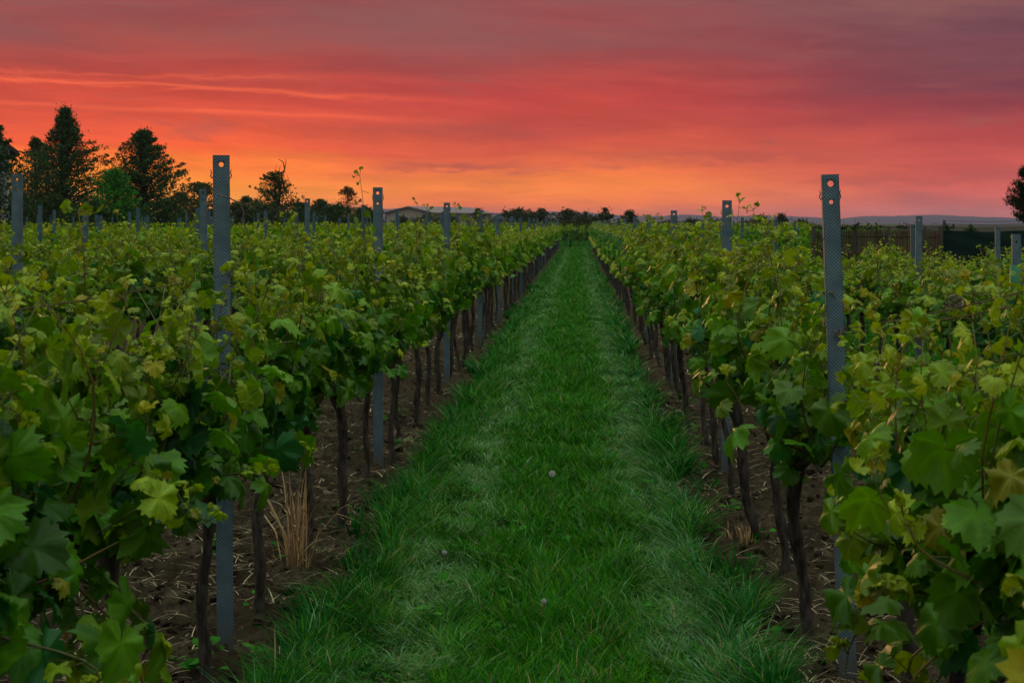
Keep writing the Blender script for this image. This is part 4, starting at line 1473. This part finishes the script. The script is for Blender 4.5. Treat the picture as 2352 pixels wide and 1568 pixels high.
# ------------------------------------------------------------------ fences
FD = 33.0
e = empty('reed_fence', (0, FD, 0))
rp = MB()
x = 4.95
while x < 7.60:
    wv = rng.uniform(0.012, 0.022)
    hh = 1.50 + rng.normal(0, 0.018)
    cc = np.array([0.085, 0.040, 0.026]) * rng.uniform(0.45, 1.5)
    yo = rng.normal(0, 0.006)
    rp.tube([(x, yo, 0.02), (x + rng.normal(0, 0.004), yo, hh)], [wv * 0.5, wv * 0.45], 5, col=cc)
    x += wv * 0.9
for zz_ in (0.25, 0.62, 1.0, 1.36):
    rp.tube([(4.95, -0.016, zz_), (6.3, -0.018, zz_ + 0.01), (7.6, -0.016, zz_)], 0.006, 4, col=(0.03, 0.02, 0.015))
rp.build('reed_panel', M_REED, e)
for x in (4.93, 5.80, 6.52, 7.28, 7.62):
    pm = MB()
    pm.tube([(x, -0.05, -0.1), (x + 0.01, -0.05, 1.58)], 0.038, 8)
    pm.build('post', M_TIMBER, e)
tag(e, 'brown reed screen fence on dark timber posts behind the fence-side vines', 'fence')
e = empty('shade_net_fence', (0, FD + 0.05, 0))
nm = MB()
for k in range(37):                                        # horizontal woven bands of the netting
    z0 = 0.04 + k * 0.040
    xs = np.linspace(7.70, 13.0, 30)
    dip = -0.03 * np.sin((xs - 7.7) * 1.8) ** 2
    pts = np.stack([xs, 0.012 * np.sin(xs * 5 + k * 0.7), z0 + dip], -1)
    nm.add(np.concatenate([pts - (0, 0, 0.0195), pts + (0, 0.004, 0.0195)]), quads=[(i, i + 1, i + 31, i + 30) for i in range(29)])
nm.build('net_panel', M_NET, e)
for x in (7.72, 9.55, 11.2, 12.9):
    pm = MB()
    pm.tube([(x, 0.06, -0.1), (x + 0.01, 0.06, 1.72)], 0.028, 8)
    pm.build('post', M_TIMBER, e)
for z in (1.56, 1.64, 1.70):
    pm = MB()
    xs = np.linspace(7.7, 13, 16)
    pm.tube(np.stack([xs, 0.06 + 0 * xs, z - 0.02 * np.sin((xs - 7.7) * 1.75) ** 2], -1), 0.004, 4)
    pm.build('top_wire', M_WIRE, e)
tag(e, 'dark green shade netting fence with wires strung above it', 'fence')
# creeper along the top of the reed screen
m_ = MB()
n = 420
x = rng.uniform(4.9, 7.9, n)
keep = vnoise(x * 2.3, x * 0, 77) > 0.42
x = x[keep]
n = len(x)
P = np.stack([x, FD - 0.05 + rng.normal(0, 0.04, n), 1.53 + np.abs(rng.normal(0, 0.045, n))], -1)
stamp(m_, LEAF_FAR[0], P, frames(rng.normal(0, 1, (n, 3)), rng.normal(0, 1, (n, 3))), rng.uniform(0.03, 0.07, n), np.array([0.025, 0.040, 0.012])[None] * rng.uniform(0.6, 1.5, n)[:, None])
for k in range(3):
    xs = np.linspace(4.9, 7.9, 24)
    m_.tube(np.stack([xs, FD - 0.05 + 0.02 * np.sin(xs * 7 + k), 1.545 + 0.02 * k + 0.02 * np.sin(xs * 5 + k * 2)], -1), 0.004, 4, col=(0.03, 0.02, 0.015))
for k in range(16):
    x0 = rng.uniform(5, 7.8)
    m_.tube([(x0, FD - 0.05, 1.54), (x0 + rng.normal(0, 0.06), FD - 0.05, 1.62), (x0 + rng.normal(0, 0.12), FD - 0.05, rng.uniform(1.62, 1.78))], [0.004, 0.003, 0.002], 4, col=(0.03, 0.02, 0.015))
tag(m_.build('creeper', M_CANE), 'thin dark creeper straggling along the top of the reed fence', 'creeper')

# small bird on the fence
b0 = at(1968, 526, FD - 0.06)
e = empty('bird', (b0.x, b0.y, 1.585))
m_ = MB()
m_.tube([(-0.105, 0, -0.055), (-0.06, 0, -0.015), (-0.03, 0, 0.012), (0.0, 0, 0.035), (0.022, 0, 0.055), (0.034, 0, 0.068), (0.046, 0, 0.070), (0.064, 0, 0.066)],
        [0.008, 0.012, 0.026, 0.031, 0.024, 0.020, 0.015, 0.002], 10)
for s_ in (-1, 1):
    m_.tube([(-0.002, s_ * 0.010, 0.01), (0.002, s_ * 0.011, -0.012), (0.008, s_ * 0.011, -0.03)], 0.0022, 4)
m_.build('body', M_BIRD, e)
for s_ in (-1, 1):
    wg = MB()
    wg.tube([(0.012, s_ * 0.026, 0.040), (-0.03, s_ * 0.026, 0.012), (-0.075, s_ * 0.012, -0.028)], [0.012, 0.011, 0.003], 6)
    wg.build('wing', M_BIRD, e)
tag(e, 'small black bird perched on top of the reed fence', 'bird')

# ------------------------------------------------------------------ hills
sil = [(-700, 500), (500, 492), (880, 480), (946, 477), (1034, 479), (1080, 484), (1111, 489), (1180, 490), (1273, 486), (1330, 487), (1386, 490), (1430, 496), (1526, 496), (1560, 493), (1600, 493),
       (1655, 498), (1762, 494.5), (1820, 497), (1878, 499), (1915, 503), (1942, 504), (1984, 497), (2060, 496), (2160, 493.5), (2230, 497), (2300, 500), (2420, 502), (2700, 497), (3200, 500)]
HD = 3000.0
px_ = np.linspace(-700, 3200, 640)
hgt = (HY - np.interp(px_, [a for a, b in sil], [b for a, b in sil])) / F * HD + CAMZ
hgt = hgt + (vnoise(px_ * 0.06, px_ * 0, 5) - 0.5) * 1.6 + (vnoise(px_ * 0.3, px_ * 0, 6) - 0.5) * 0.8
prof = np.array([(-420, 0.0), (-300, 0.28), (-190, 0.52), (-90, 0.82), (0, 1.0), (160, 0.85), (400, 0.5), (700, 0.0)])
Xh = (px_ - VX) / F * HD
V = []
for d, f in prof:
    wob = 1 + 0.22 * (vnoise(px_ * 0.02, np.full_like(px_, d * 0.01), 9) - 0.5) * (1 if 0 < f < 1 else 0)
    V.append(np.stack([Xh, HD + d + 0 * Xh, hgt * f * wob - (3.0 if f == 0 else 0)], -1))
V = np.array(V)
mb = MB()
a, b = V.shape[:2]
i, j = np.meshgrid(np.arange(a - 1), np.arange(b - 1), indexing='ij')
mb.add(V.reshape(-1, 3), quads=np.stack([i * b + j, i * b + j + 1, (i + 1) * b + j + 1, (i + 1) * b + j], -1).reshape(-1, 4))
M_HILL = plain('forested_hill', (0.028, 0.036, 0.060, 1), 0.95, 0.1, 0, 0.02, 0.3)
tag(mb.build('hills', M_HILL), kind='structure')

# ------------------------------------------------------------------ haze
hz = MB()
hz.box((-4000, -60, -1.0), (4000, 4200, 34.0))
M_HAZE, t, out = material('evening_haze')
pv = t.n('ShaderNodeVolumePrincipled')
pv.inputs['Color'].default_value = (0.70, 0.68, 1.0, 1)
pv.inputs['Density'].default_value = 1.4e-4
pv.inputs['Anisotropy'].default_value = 0.3
t.l(pv.outputs[0], out.inputs['Volume'])
ho = hz.build('haze', M_HAZE, smooth=False)
tag(ho, kind='stuff')
